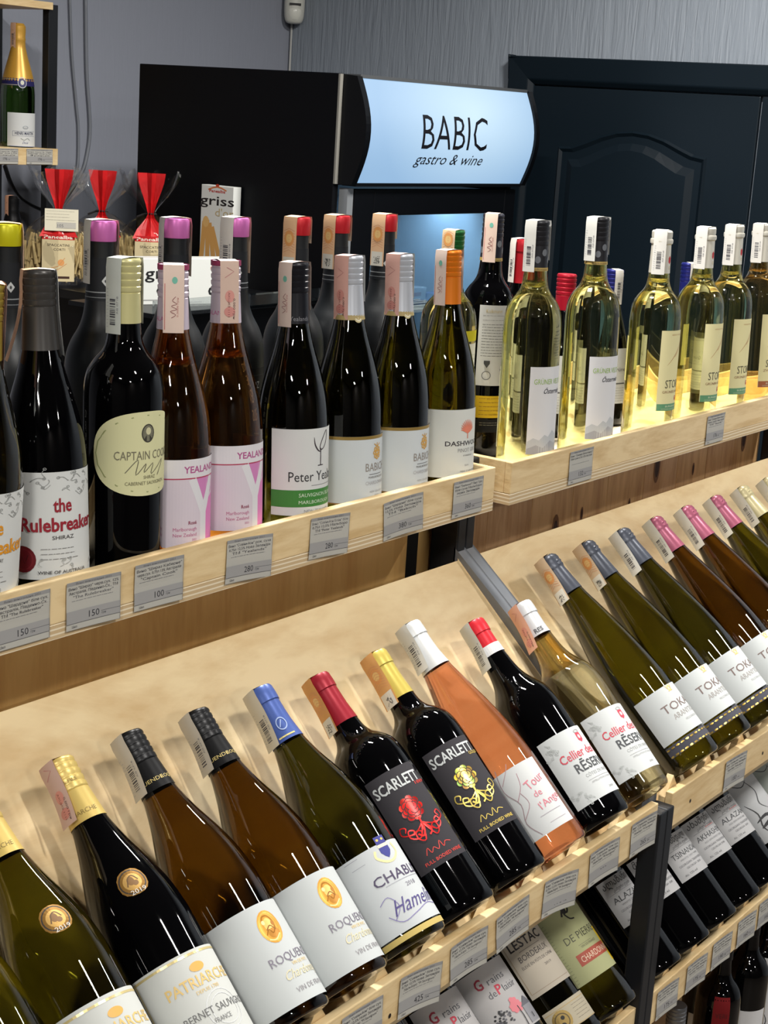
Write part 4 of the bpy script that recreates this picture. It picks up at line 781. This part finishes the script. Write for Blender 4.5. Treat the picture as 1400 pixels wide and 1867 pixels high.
CHB = [('p', [(1, 72, 88), (4, 68, 88), (7, 65.5, 88), (10, 68, 88), (13, 72, 88)], (54, 58, 130)), ('r', 1, 77, 13, 80, (232, 220, 180)), ('d', 4, 84.5, 1.5, 1.2, (214, 180, 90)), ('d', 10, 84.5, 1.5, 1.2, (214, 180, 90)), ('l', [(-4, 76), (-6, 70), (0, 64), (7, 62), (14, 64), (20, 70), (18, 78)], 2.4, (222, 206, 150), {'smooth': 1}), ('t', 'CHABLIS', 10, 45, 9.5, 62, (66, 56, 84), {'bold': .005}), ('r', -12, 42.6, 40, 43, (140, 140, 150)), ('t', '2018', 14, 35, 4, 13, (120, 116, 130)), ('t', 'Hamelin', 10, 15, 14, 56, BLUE, {'shear': .5}), ('l', [(-24, 18), (-14, 8), (2, 10), (20, 14), (36, 12), (44, 20)], .8, (120, 112, 160), {'smooth': 1}), ('l', [(-26, 30), (-16, 34), (-10, 22), (-20, 12)], .7, (120, 112, 160), {'smooth': 1}), ('r', -36, 78, -22, 78.5, (140, 140, 150)), ('r', -32, 70, -18, 70.4, (140, 140, 150))]
lying('wine_bottle', 'dark bottle with blue capsule and white label bearing a small crest', 1.148, 1.166, .0402, .287, 'burgundy', 'dark_olive', ('foil', .060, (72, 94, 160), [('d', 4, 17, 5.5, 7, (150, 168, 206), {'ri': .82}), ('l', [(1, 14), (5, 21)], 1, (150, 168, 206)), ('l', [(-6, 4), (12, 4)], 1.6, (200, 186, 120)), ]), [(.022, .103, .116, 31, (204, 208, 210), CHB), (.015, .0205, .08, 24, (196, 176, 110), [], {'name': 'gold_band', 'metal': .5}), (.03, .098, .02, 104, (44, 58, 68), [], {'name': 'back_label'})], (-64, .062, 0, dict(ca=(212, 206, 190), pa='bar', seed=83, flare=(.006, 0))))
DK = (52, 50, 54)
def scar(c, c2, sub):
    e = [('t', 'SCARLETT', -27, 84, 11, 54, (186, 190, 190), {'al': 0, 'bold': .02}), ('t', sub, 24, 80, 3.4, 14, c2), ('l', [(-14, 14), (-10, 20), (-8, 14), (-4, 18), (0, 14), (4, 21), (6, 14), (10, 18), (16, 16)], .8, c2, {'smooth': 1}), ('t', 'FULL BODIED WINE', 2, 5, 3.4, 44, c2, {'bold': .01})]
    r = random.Random(2)
    for rr, n in ((9, 9), (6, 7), (3, 5)):
        for k in range(n):
            a = 2*PI*k/n+rr; e.append(('d', -2+rr*.95*math.cos(a), 61+rr*1.05*math.sin(a), 4.6, 4.3, tuple(int(x*r.uniform(.7, 1.1)) if x*1.1 < 255 else x for x in c), {'metal': .6, 'rough': .3})); e.append(('d', -2+rr*.95*math.cos(a), 61+rr*1.05*math.sin(a), 4.6, 4.3, (40, 24, 24), {'ri': .82}))
    e.append(('d', -2, 61, 2.8, 3, c, {'metal': .6, 'rough': .3}))
    for s_ in (1, -1):
        for q, h_ in ((24, 0), (18, -6), (12, -10)):
            e.append(('l', [(-1, 44), (s_*q*.5, 38+h_), (s_*q, 42+h_), (s_*(q-1), 49+h_), (s_*(q-6), 47+h_), (s_*(q-4), 43+h_)], 1.25, c, {'smooth': 1, 'metal': .5, 'rough': .3}))
    e.append(('l', [(-1, 50), (-2, 38), (-6, 32), (-10, 36)], 1.8, c, {'smooth': 1, 'metal': .5})); e.append(('l', [(0, 44), (4, 34), (0, 30)], 1.6, c, {'smooth': 1, 'metal': .5}))
    return e
lying('wine_bottle', 'black wine bottle with red capsule and dark label bearing a red rose', 1.240, 1.252, .0380, .278, 'bordeaux', 'black', ('foil', .056, (150, 28, 44)), [(.058, .162, .060, 22, DK, scar((206, 36, 34), (196, 50, 40), '1889'))], (-70, .062, 0, dict(ca=(216, 160, 96), pa='qr', seed=91, flare=(.004, 0))))
lying('wine_bottle', 'black wine bottle with gold capsule and dark label bearing a golden rose', 1.338, 1.353, .0380, .279, 'bordeaux', 'black', ('foil', .056, (196, 176, 84)), [(.060, .162, .060, 24, DK, scar((214, 190, 96), (206, 180, 80), 'GOLD'))], (-58, .062, 0, dict(ca=(220, 166, 104), pa='qr', seed=92, W=.021, flare=(.004, 0))))
RSE = [('l', [(-18, 84), (-22, 60), (-14, 40), (-20, 20), (-12, 2)], .9, (150, 130, 134), {'smooth': 1}), ('l', [(-20, 66), (-8, 78), (-4, 84)], .7, (170, 140, 144), {'smooth': 1}), ('l', [(-15, 44), (-4, 56), (0, 70)], .7, (160, 120, 130), {'smooth': 1}), ('l', [(-19, 24), (-6, 36), (-8, 50)], .7, (160, 130, 136), {'smooth': 1}), ('t', 'Tour', 14, 50, 10, 26, (196, 110, 124), {'rot': .2}), ('t', 'de', 8, 38, 7, 10, (196, 110, 124)), ('t', "l'Ange", 17, 26, 8, 30, (196, 110, 124), {'rot': .15}), ('r', -4, 18, 24, 18.5, (150, 140, 150)), ('r', 2, 8, 24, 8.5, (170, 160, 166))]
lying('wine_bottle', 'rose wine bottle with white capsule, raised twigs on the shoulder and white label', 1.424, 1.434, .0378, .296, 'provence', 'pink', ('foil', .058, (212, 214, 214)), [(.030, .108, .064, 15, (212, 214, 214), RSE)], (-60, .056, 0, dict(ca=(214, 216, 214), pa='bar', W=.020, seed=95, flare=(.006, 0))))
CEL = [('t', 'Cellier des Dauphins', -30, 50, 10, 98, (190, 60, 76), {'al': 0, 'bold': .01}), ('t', 'RĒSERVE', -20, 34, 10.5, 52, (60, 62, 66), {'al': 0, 'bold': .02}), ('t', 'CÔTES DU RHÔNE', -14, 26, 3.8, 44, (150, 152, 152), {'al': 0}), ('r', -14, 22, 26, 22.5, (160, 160, 160)), ('p', [(5, 67, 76), (9, 64, 76), (13, 67, 76)], (190, 60, 80)), ('d', 9, 71, 2, 2.4, (226, 214, 214)), ('d', 9, 78, 5, 2, (150, 150, 150), {'ri': .6}), ('t', "APPELLATION D'ORIGINE", -12, 18, 2, 36, (150, 150, 150), {'al': 0}), ('t', '2020', 10, 6, 2.4, 8, (140, 140, 140))]
rr_ = random.Random(9)
CEL += vines(rr_, 9, (-36, 62, -24, 80), (176, 180, 178))+vines(rr_, 7, (-36, 4, -22, 16), (176, 180, 178))
for X, XT, g_, cc, lab, ca in ((1.521, 1.540, 'black', (204, 36, 48), 'dark red wine bottle with red capsule and white label with gothic red lettering', (206, 208, 204)), (1.619, 1.646, 'gold', (210, 212, 214), 'clear bottle of golden wine with white capsule and gothic red lettering', (220, 170, 150))):
    lying('wine_bottle', lab, X, XT, .0378, .272, 'cellier', g_, ('foil', .046, cc, [('r', -48, 0, 48, 12, (206, 206, 206)), ('t', 'ESERVE', 4, 3, 5.5, 22, (60, 60, 64), {'bold': .02})] if g_ == 'black' else [('t', 'RES', 4, 3, 5.5, 12, (90, 90, 94), {'bold': .02})]), [(.032, .116, .086, 44, (210, 214, 214), CEL)], (-66, .060, 0, dict(ca=ca, pa='bar' if g_ == 'black' else 'pink', seed=int(X*33), W=.020, flare=(.006, 0))), air=None if g_ == 'black' else (.172, .245))
TOK = [('t', 'TOKAJI', 4, 31, 10.5, 58, (110, 92, 88), {}), ('t', 'ARANYTÓK', 6, 20, 7, 46, (150, 144, 140)), ('t', 'FÉLSZÁRAZ 2018', 10, 13, 2.6, 28, (160, 160, 160)), ('d', 3, 57, 3, 4, (206, 176, 110), {'ri': .5, 'metal': .4}), ('l', [(-2, 62), (0, 56), (3, 62), (6, 56), (8, 62)], 1.2, (206, 170, 100)), ('r', -1, 53, 7, 54, (206, 170, 100))]
TB = [('d', -47+7*k, 1.5, 2.6, 1.1, (226, 190, 100), {'metal': .8, 'rough': .25}) for k in range(14)]+[('d', -47+7*k, 10.5, 2.6, 1.1, (226, 190, 100), {'metal': .8, 'rough': .25}) for k in range(14)]
names8 = ['first', 'second', 'third', 'fourth', 'fifth', 'sixth', 'seventh', 'eighth']
for k in range(8):
    X = 1.759+.0998*k-(.001 if k else 0)
    if k < 3: c1, g_, st_ = (64, 68, 78), 'olive' if k < 2 else 'dark_olive', (214, 190, 160) if k < 2 else (206, 206, 200)
    elif k < 6: c1, g_, st_ = (150, 78, 100), 'amber' if k < 5 else 'olive', (206, 206, 198)
    else: c1, g_, st_ = (176, 166, 128), 'olive', (206, 206, 200)
    cn_ = ['dark grey', 'dark grey', 'dark grey', 'purple', 'purple', 'purple', 'champagne-gold', 'champagne-gold'][k]
    lb = ['tall slim bottle with dark grey capsule, nearest of the slim row on the far rack', 'tall slim bottle with dark grey capsule, second of the slim row on the far rack', 'tall slim bottle with dark grey capsule and white barcode strip, just before the purple ones', 'tall slim bottle with purple capsule, first of the three purple ones', 'tall slim bottle with purple capsule, middle of the three purple ones', 'tall slim bottle with purple capsule, last of the three purple ones', 'tall slim bottle with pale gold capsule, right after the purple ones', 'tall slim bottle with pale gold capsule at the right edge of the picture'][k]
    lying('slim_wine_bottle', lb, X, X, .0376, .317, 'flute', g_, ('crumple', .056, c1), [(.045, .107, .100, 47, (204, 208, 208), TOK), (.029, .0425, .100, 47, (70, 70, 78), TB, {'name': 'gold_edged_band'})], (-58, .064, 0, dict(ca=st_, pa='qr' if k < 2 else 'bar', seed=100+k, W=.020, flare=(.005, 0))))
# third level, left unit
GRA = [('t', 'G', -18, 60, 12, 9, (150, 40, 60), {'bold': .02}), ('t', 'rains', -8, 60, 8, 24, (90, 90, 96), {'al': 0}), ('t', 'de', -10, 46, 8, 10, (90, 90, 96)), ('t', 'P', 0, 46, 11, 7, (200, 60, 80), {'bold': .02}), ('t', 'laisir', 5, 46, 8, 22, (90, 90, 96), {'al': 0})]
r = random.Random(4)
for i in range(46): a = r.uniform(0, 2*PI); q = math.sqrt(r.random()); GRA.append(('d', -14+11*q*math.cos(a), 18+13*q*math.sin(a), 1.5, 1.2, r.choice(((40, 40, 44), (80, 80, 86), (110, 110, 116)))))
for i in range(20): a = r.uniform(0, 2*PI); q = math.sqrt(r.random()); GRA.append(('d', 8+7*q*math.cos(a), 28+8*q*math.sin(a), 3, 2.6, (226, 130, 140)))
GRA += [('l', [(-14, 0), (-13, 10), (-16, 20)], 1.6, (50, 50, 54)), ('l', [(8, 2), (9, 14), (8, 26)], 1.2, (60, 60, 64)), ('r', 14, 2, 34, 22, (150, 150, 156)), ('p', [(12, 22, 22.5), (24, 22, 32), (36, 22, 22.5)], (110, 110, 118)), ('r', 20, 6, 24, 12, (70, 70, 76))]
BAR = [('t', 'BARON', -2, 72, 8, 34, (50, 46, 48), {'bold': .01}), ('t', 'DE', -2, 68.6, 2.4, 5, (80, 76, 76)), ('t', 'LESTAC', -2, 56, 10.5, 46, (44, 40, 42), {'bold': .015}), ('l', [(-16, 52), (14, 52)], .6, (120, 110, 104)), ('t', 'BORDEAUX', 0, 41, 7, 42, (76, 70, 70)), ('t', 'ÉLEVÉ EN FÛTS DE CHÊNE', 0, 33, 3.4, 46, (90, 84, 82)), ('t', '2019', 8, 25, 3, 10, (110, 104, 100)), ('r', -30, 5, 30, 5.5, (150, 130, 110)), ('r', -30, 5, -29.4, 86, (170, 150, 120))]
BA2 = [('d', -16, 13, 12, 12, (150, 126, 70), {'metal': .4, 'rough': .45}), ('d', -16, 13, 9, 9, (96, 78, 40), {'ri': .85}), ('d', -14, 16, 2.4, 2.4, (30, 26, 20)), ('d', -17, 8, 3.4, 3, (40, 34, 24))]+smalltext(2, 28, 6, 22, 5, (120, 112, 100), 3)+[('r', -32, 25.4, 32, 26, (190, 160, 100)), ('r', -32, .4, 32, 1, (190, 160, 100))]
DEP = [('d', 2, 84, 3.4, 5, (30, 26, 22)), ('l', [(-4, 78), (0, 84), (5, 80), (9, 84)], 2.4, (30, 26, 22), {'smooth': 1}), ('l', [(0, 80), (4, 72), (10, 70)], 1.8, (30, 26, 22), {'smooth': 1}), ('l', [(1, 88), (6, 92)], 1.6, (190, 160, 80)), ('t', 'DE PIERRE', -18, 47, 9, 50, (84, 84, 64), {'al': 0}), ('r', -6, 40, 14, 40.5, (120, 120, 96)), ('t', 'VIN DE FRANCE', 8, 36, 3, 24, (110, 110, 84)), ('r', -16, 18, 34, 32, (168, 74, 54)), ('t', 'CHARDONNAY', -12, 21, 7.4, 50, (226, 206, 180), {'al': 0})]+smalltext(-32, -28, 4, 80, 20, (130, 132, 100), 6)
lying('wine_bottle', 'amber wine bottle on the lower rack, leftmost one below the price tags', 1.240, 1.25, .038, .29, 'bordeaux', 'amber', ('foil', .05, (80, 30, 30)), [(.02, .09, .09, 25, (196, 190, 176), [])], None, dz=-.268)
for X, lab in ((1.335, 'dark bottle with white tree label, cut by the bottom edge of the picture'), (1.424, 'dark bottle with a white label showing a tree and pink blossom on the lower rack')):
    lying('wine_bottle', lab, X, X+.008, .0376, .29, 'bordeaux', 'black', ('foil', .05, (40, 20, 24)), [(.058, .140, .080, 26, (208, 206, 206), GRA)], None, dz=-.268)
lying('wine_bottle', 'dark bottle with two cream labels, the lower one carrying a gold medal', 1.512, 1.522, .0376, .29, 'bordeaux', 'dark_olive', ('foil', .05, (30, 30, 34)), [(.075, .165, .066, 26, (206, 196, 180), BAR), (.026, .056, .066, 26, (206, 196, 172), BA2)], None, dz=-.268)
lying('wine_bottle', 'olive bottle with greenish label, horseman emblem and a red-brown band', 1.597, 1.607, .0378, .30, 'bordeaux', 'olive', ('foil', .05, (40, 50, 30)), [(.054, .152, .072, 26, (194, 196, 148), DEP), (.06, .105, .012, 82, (226, 190, 20), [], {'name': 'yellow_strip'})], None, dz=-.268)
# third level, right unit
def geo(g1, n1, red=False):
    return [('t', g1, -24, 50, 9, 44, (44, 44, 48), {'al': 0, 'shear': .2}), ('t', 'კახური ღვინო', -14, 43, 3.6, 34, (90, 90, 94), {'al': 0, 'shear': .3}), ('r', -22, 40.6, 30, 41, (120, 120, 124)), ('t', n1, -22, 29, 7.6, 54, (60, 62, 66), {'al': 0}), ('t', 'RED SEMI-SWEET WINE' if red else 'WHITE DRY WINE', 4, 23.6, 2.6, 36, (140, 140, 144)), ('t', 'GEORGIAN TRADITIONAL', -20, 17, 3, 48, (110, 110, 116), {'al': 0}), ('t', 'GEORGIA 2018', 2, 11.5, 2.8, 28, (120, 120, 124)), ('t', 'Alc. 12% vol', -20, 4, 3, 20, (96, 96, 100), {'al': 0})]+([('r', 0, 42, 20, 43, (206, 120, 116))] if red else [])
def neckgeo(c): return [('t', 'VERI', 0, 2, 6, 24, c, {'bold': .02})]
for X, g1, n1, red, lab in ((1.722, 'ალაზანი', 'ALAZANI', False, 'dark Georgian wine bottle with white label seen just left of the paired black posts'), (1.805, 'მუკუზანი', 'MUKUZANI', False, 'dark Georgian wine bottle partly hidden behind the black posts, first on its right'), (1.889, 'წინანდალი', 'TSINANDALI', False, 'dark Georgian wine bottle with fully visible white label, right of the black posts'), (1.966, 'ახაშენი', 'AKHASHENI', True, 'dark Georgian wine bottle with white label, between its two visible neighbours'), (2.046, 'ალაზანი', 'ALAZANI', True, 'dark Georgian wine bottle with white label, beside the ink-brushed label')):
    lying('wine_bottle', lab, X, X+.008, .0368, .30, 'bordeaux', 'black', ('foil', .06, (30, 24, 24)), [(.077, .138, .058, 38, (210, 210, 212), geo(g1, n1, red)), (.145, .156, .050, 38, (16, 14, 14), neckgeo((206, 40, 40) if red else (206, 180, 110)), {'name': 'foil_lettering'})], None, dz=-.268)
INK = [('l', [(-20, 60), (-10, 40), (-14, 20), (-4, 4)], 2.2, (30, 30, 34), {'smooth': 1, 'taper': 1}), ('l', [(-18, 30), (0, 34), (18, 26), (30, 30)], 5, (34, 34, 38), {'smooth': 1, 'taper': 1}), ('l', [(-16, 20), (4, 24), (22, 16)], 6, (30, 30, 34), {'smooth': 1, 'taper': 1}), ('l', [(-10, 10), (8, 12), (26, 6)], 5, (40, 40, 44), {'smooth': 1, 'taper': 1}), ('l', [(0, 90), (8, 70), (2, 52), (12, 40)], 1.8, (60, 60, 64), {'smooth': 1, 'taper': 1}), ('l', [(-24, 96), (-8, 84), (4, 90)], 1.4, (60, 60, 64), {'smooth': 1, 'taper': 1})]
for X, lab in ((2.128, 'bottle with a large white label of black brush strokes on the lower far rack'), (2.212, 'pale grey labelled bottle at the right edge on the lower far rack')):
    lying('wine_bottle', lab, X, X+.008, .038, .30, 'bordeaux', 'black', ('foil', .06, (30, 24, 24)), [(.05, .165, .10, 30, (206, 208, 210) if X < 2.2 else (176, 184, 178), INK if X < 2.2 else INK[4:])], None, dz=-.268)
# bottles standing on the bottom shelf of the far unit
ZB = -1.4615
def low(name, lab, px, py, Y, H, R, g, cap, labels, kind='bordeaux'):
    P = on(px, py, 1, Y); bottle(name, lab, (P[0], Y, ZB), (P[0], Y, ZB+1), H, R, kind, g, cap, labels)
low('small_wine_bottle', 'short dark bottle with silver-topped cap peeking out under the lowest tags', 1234, 1840, .85, .215, .026, 'black', ('screw', .05, (110, 112, 116)), [(.02, .09, .06, 30, (206, 206, 206), [])])
low('small_wine_bottle', 'short dark bottle with ribbed black screw cap under the lowest tags', 1278, 1800, .90, .25, .028, 'black', ('screw', .06, (24, 24, 28)), [(.02, .10, .06, 30, (196, 190, 180), [])])
low('wine_bottle', 'dark bottle with a red rectangle above its white Georgian label', 1312, 1800, .83, .305, .034, 'black', ('foil', .05, (20, 18, 20)), [(.03, .128, .056, 24, (206, 206, 206), [('t', 'ალაზანი', -18, 84, 8, 40, (44, 44, 48), {'al': 0})]), (.150, .205, .026, 12, (110, 20, 24), [('t', 'VERI', 0, 22, 8, 18, (70, 10, 14))], {'neck': 1})])
low('wine_bottle', 'black bottle with plain white label in the second place from the red rectangle', 1356, 1800, .83, .305, .036, 'black', ('foil', .05, (20, 18, 20)), [(.03, .140, .056, 26, (206, 206, 208), [('t', 'K', -6, 70, 6, 5, (90, 90, 96))])])
low('wine_bottle', 'standing bottle wrapped in a white label with black brush strokes', 1388, 1790, .83, .305, .037, 'black', ('foil', .05, (20, 18, 20)), [(.02, .20, .10, 10, (210, 210, 212), INK+[('l', [(-6, 170), (2, 140), (-8, 110)], 3, (50, 50, 54), {'smooth': 1, 'taper': 1})], {'neck': 0})])
# sparkling wine on the wall shelf
HM = [('r', -34, 0, 34, 1, (150, 160, 190)), ('t', 'HENRI MARTIN', 2, 26, 6.5, 46, (56, 60, 84), {'bold': .02}), ('r', -26, 33.5, 30, 34, (90, 96, 120)), ('r', -26, 23, 30, 23.5, (90, 96, 120)), ('r', -26, 23, -25.4, 34, (90, 96, 120)), ('l', [(-8, 18), (0, 14), (8, 18), (14, 14)], 1.2, (120, 126, 120), {'smooth': 1}), ('t', 'Doux', 3, 6, 5.5, 15, (60, 70, 120), {'shear': .5}), ('d', 3, 42, 7, 4, (160, 166, 170), {'ri': .7}), ('t', 'FRANCE', 3, 40, 2.4, 10, (150, 150, 150))]
HN = (.135, .151, .085, 0, (36, 34, 84), [('d', 8, 7, 8.5, 12, (196, 198, 206), {'ri': .86}), ('d', 8, 7, 6, 9, (60, 60, 110)), ('d', 8, 7, 3.4, 5, (206, 206, 190)), ('r', -42, 1.2, -1, 2, (196, 190, 150)), ('r', -42, 13.4, -1, 14.2, (196, 190, 150))], {'neck': 1, 'rr': .03, 'name': 'neck_band'})
for px, lab in ((32, 'green sparkling wine bottle with gold foil and white label on the wall shelf'), (-36, 'sparkling wine bottle cut off by the left picture edge on the wall shelf')):
    P = on(px, 268, 1, 2.905); T = on(px-2, 42, 1, 2.905)
    bottle('sparkling_wine_bottle', lab, (P[0], 2.905, -.1283), (P[0], 2.905, 1), T[2]+.1283, .0385, 'champagne', 'green', ('champ', .125, (196, 150, 60)), [(.002, .076, .078, 22, (206, 208, 208), HM), HN], (-50, .055, 0, dict(ca=(222, 180, 150), pa='bar', W=.018, seed=120)))
P = on(23, 357, 1, 2.92); T = P
bottle('sparkling_wine_bottle', 'black bottle with black foil and orange strip on the shelf below the sparkling wine', (P[0], 2.92, -.5345), (P[0], 2.92, 1), P[2]+.5345, .046, 'champagne', 'black', ('champ', .06, (16, 16, 18)), [(.02, .10, .08, 20, (206, 196, 150), [])], (-60, .05, 0, dict(ca=(224, 170, 140), pa='', W=.016, seed=121)))

# groups of look-alike bottles
for key, g_ in (('rose wine bottle with white and pink', 'pink and white labelled rose bottles'), ('gold-edged white label with flower', 'flower emblem bottles on the near tray'), ('white mountain label', 'mountain label bottles on the far tray'),
        ('cream label and', 'cream label bottles on the far tray'), ('gold coin label', 'amber bottles with gold coin labels'), ('bearing a', 'dark rose-emblem bottles'), ('gothic red lettering', 'gothic lettering bottles'), ('slim bottle', 'tall slim bottles on the far rack'),
        ('white tree label', 'tree label bottles on the lower rack'), ('showing a tree', 'tree label bottles on the lower rack'), ('dark Georgian', 'Georgian wine bottles on the lower far rack'), ('sparkling wine bottle', 'sparkling wine on the wall shelf'), ('screw cap, between', 'small dark bottles behind the clear ones'), ('deep blue screw cap', 'small dark bottles behind the clear ones'), ('bronze seal', 'bronze seal bottles'), ('carton on the fridge', 'cartons on the fridge shelf')):
    for o in bpy.data.objects:
        if o.get('label') and key in o['label'] and not o.get('group') and not (key == 'bearing a' and 'rose' not in o['label']): o['group'] = g_
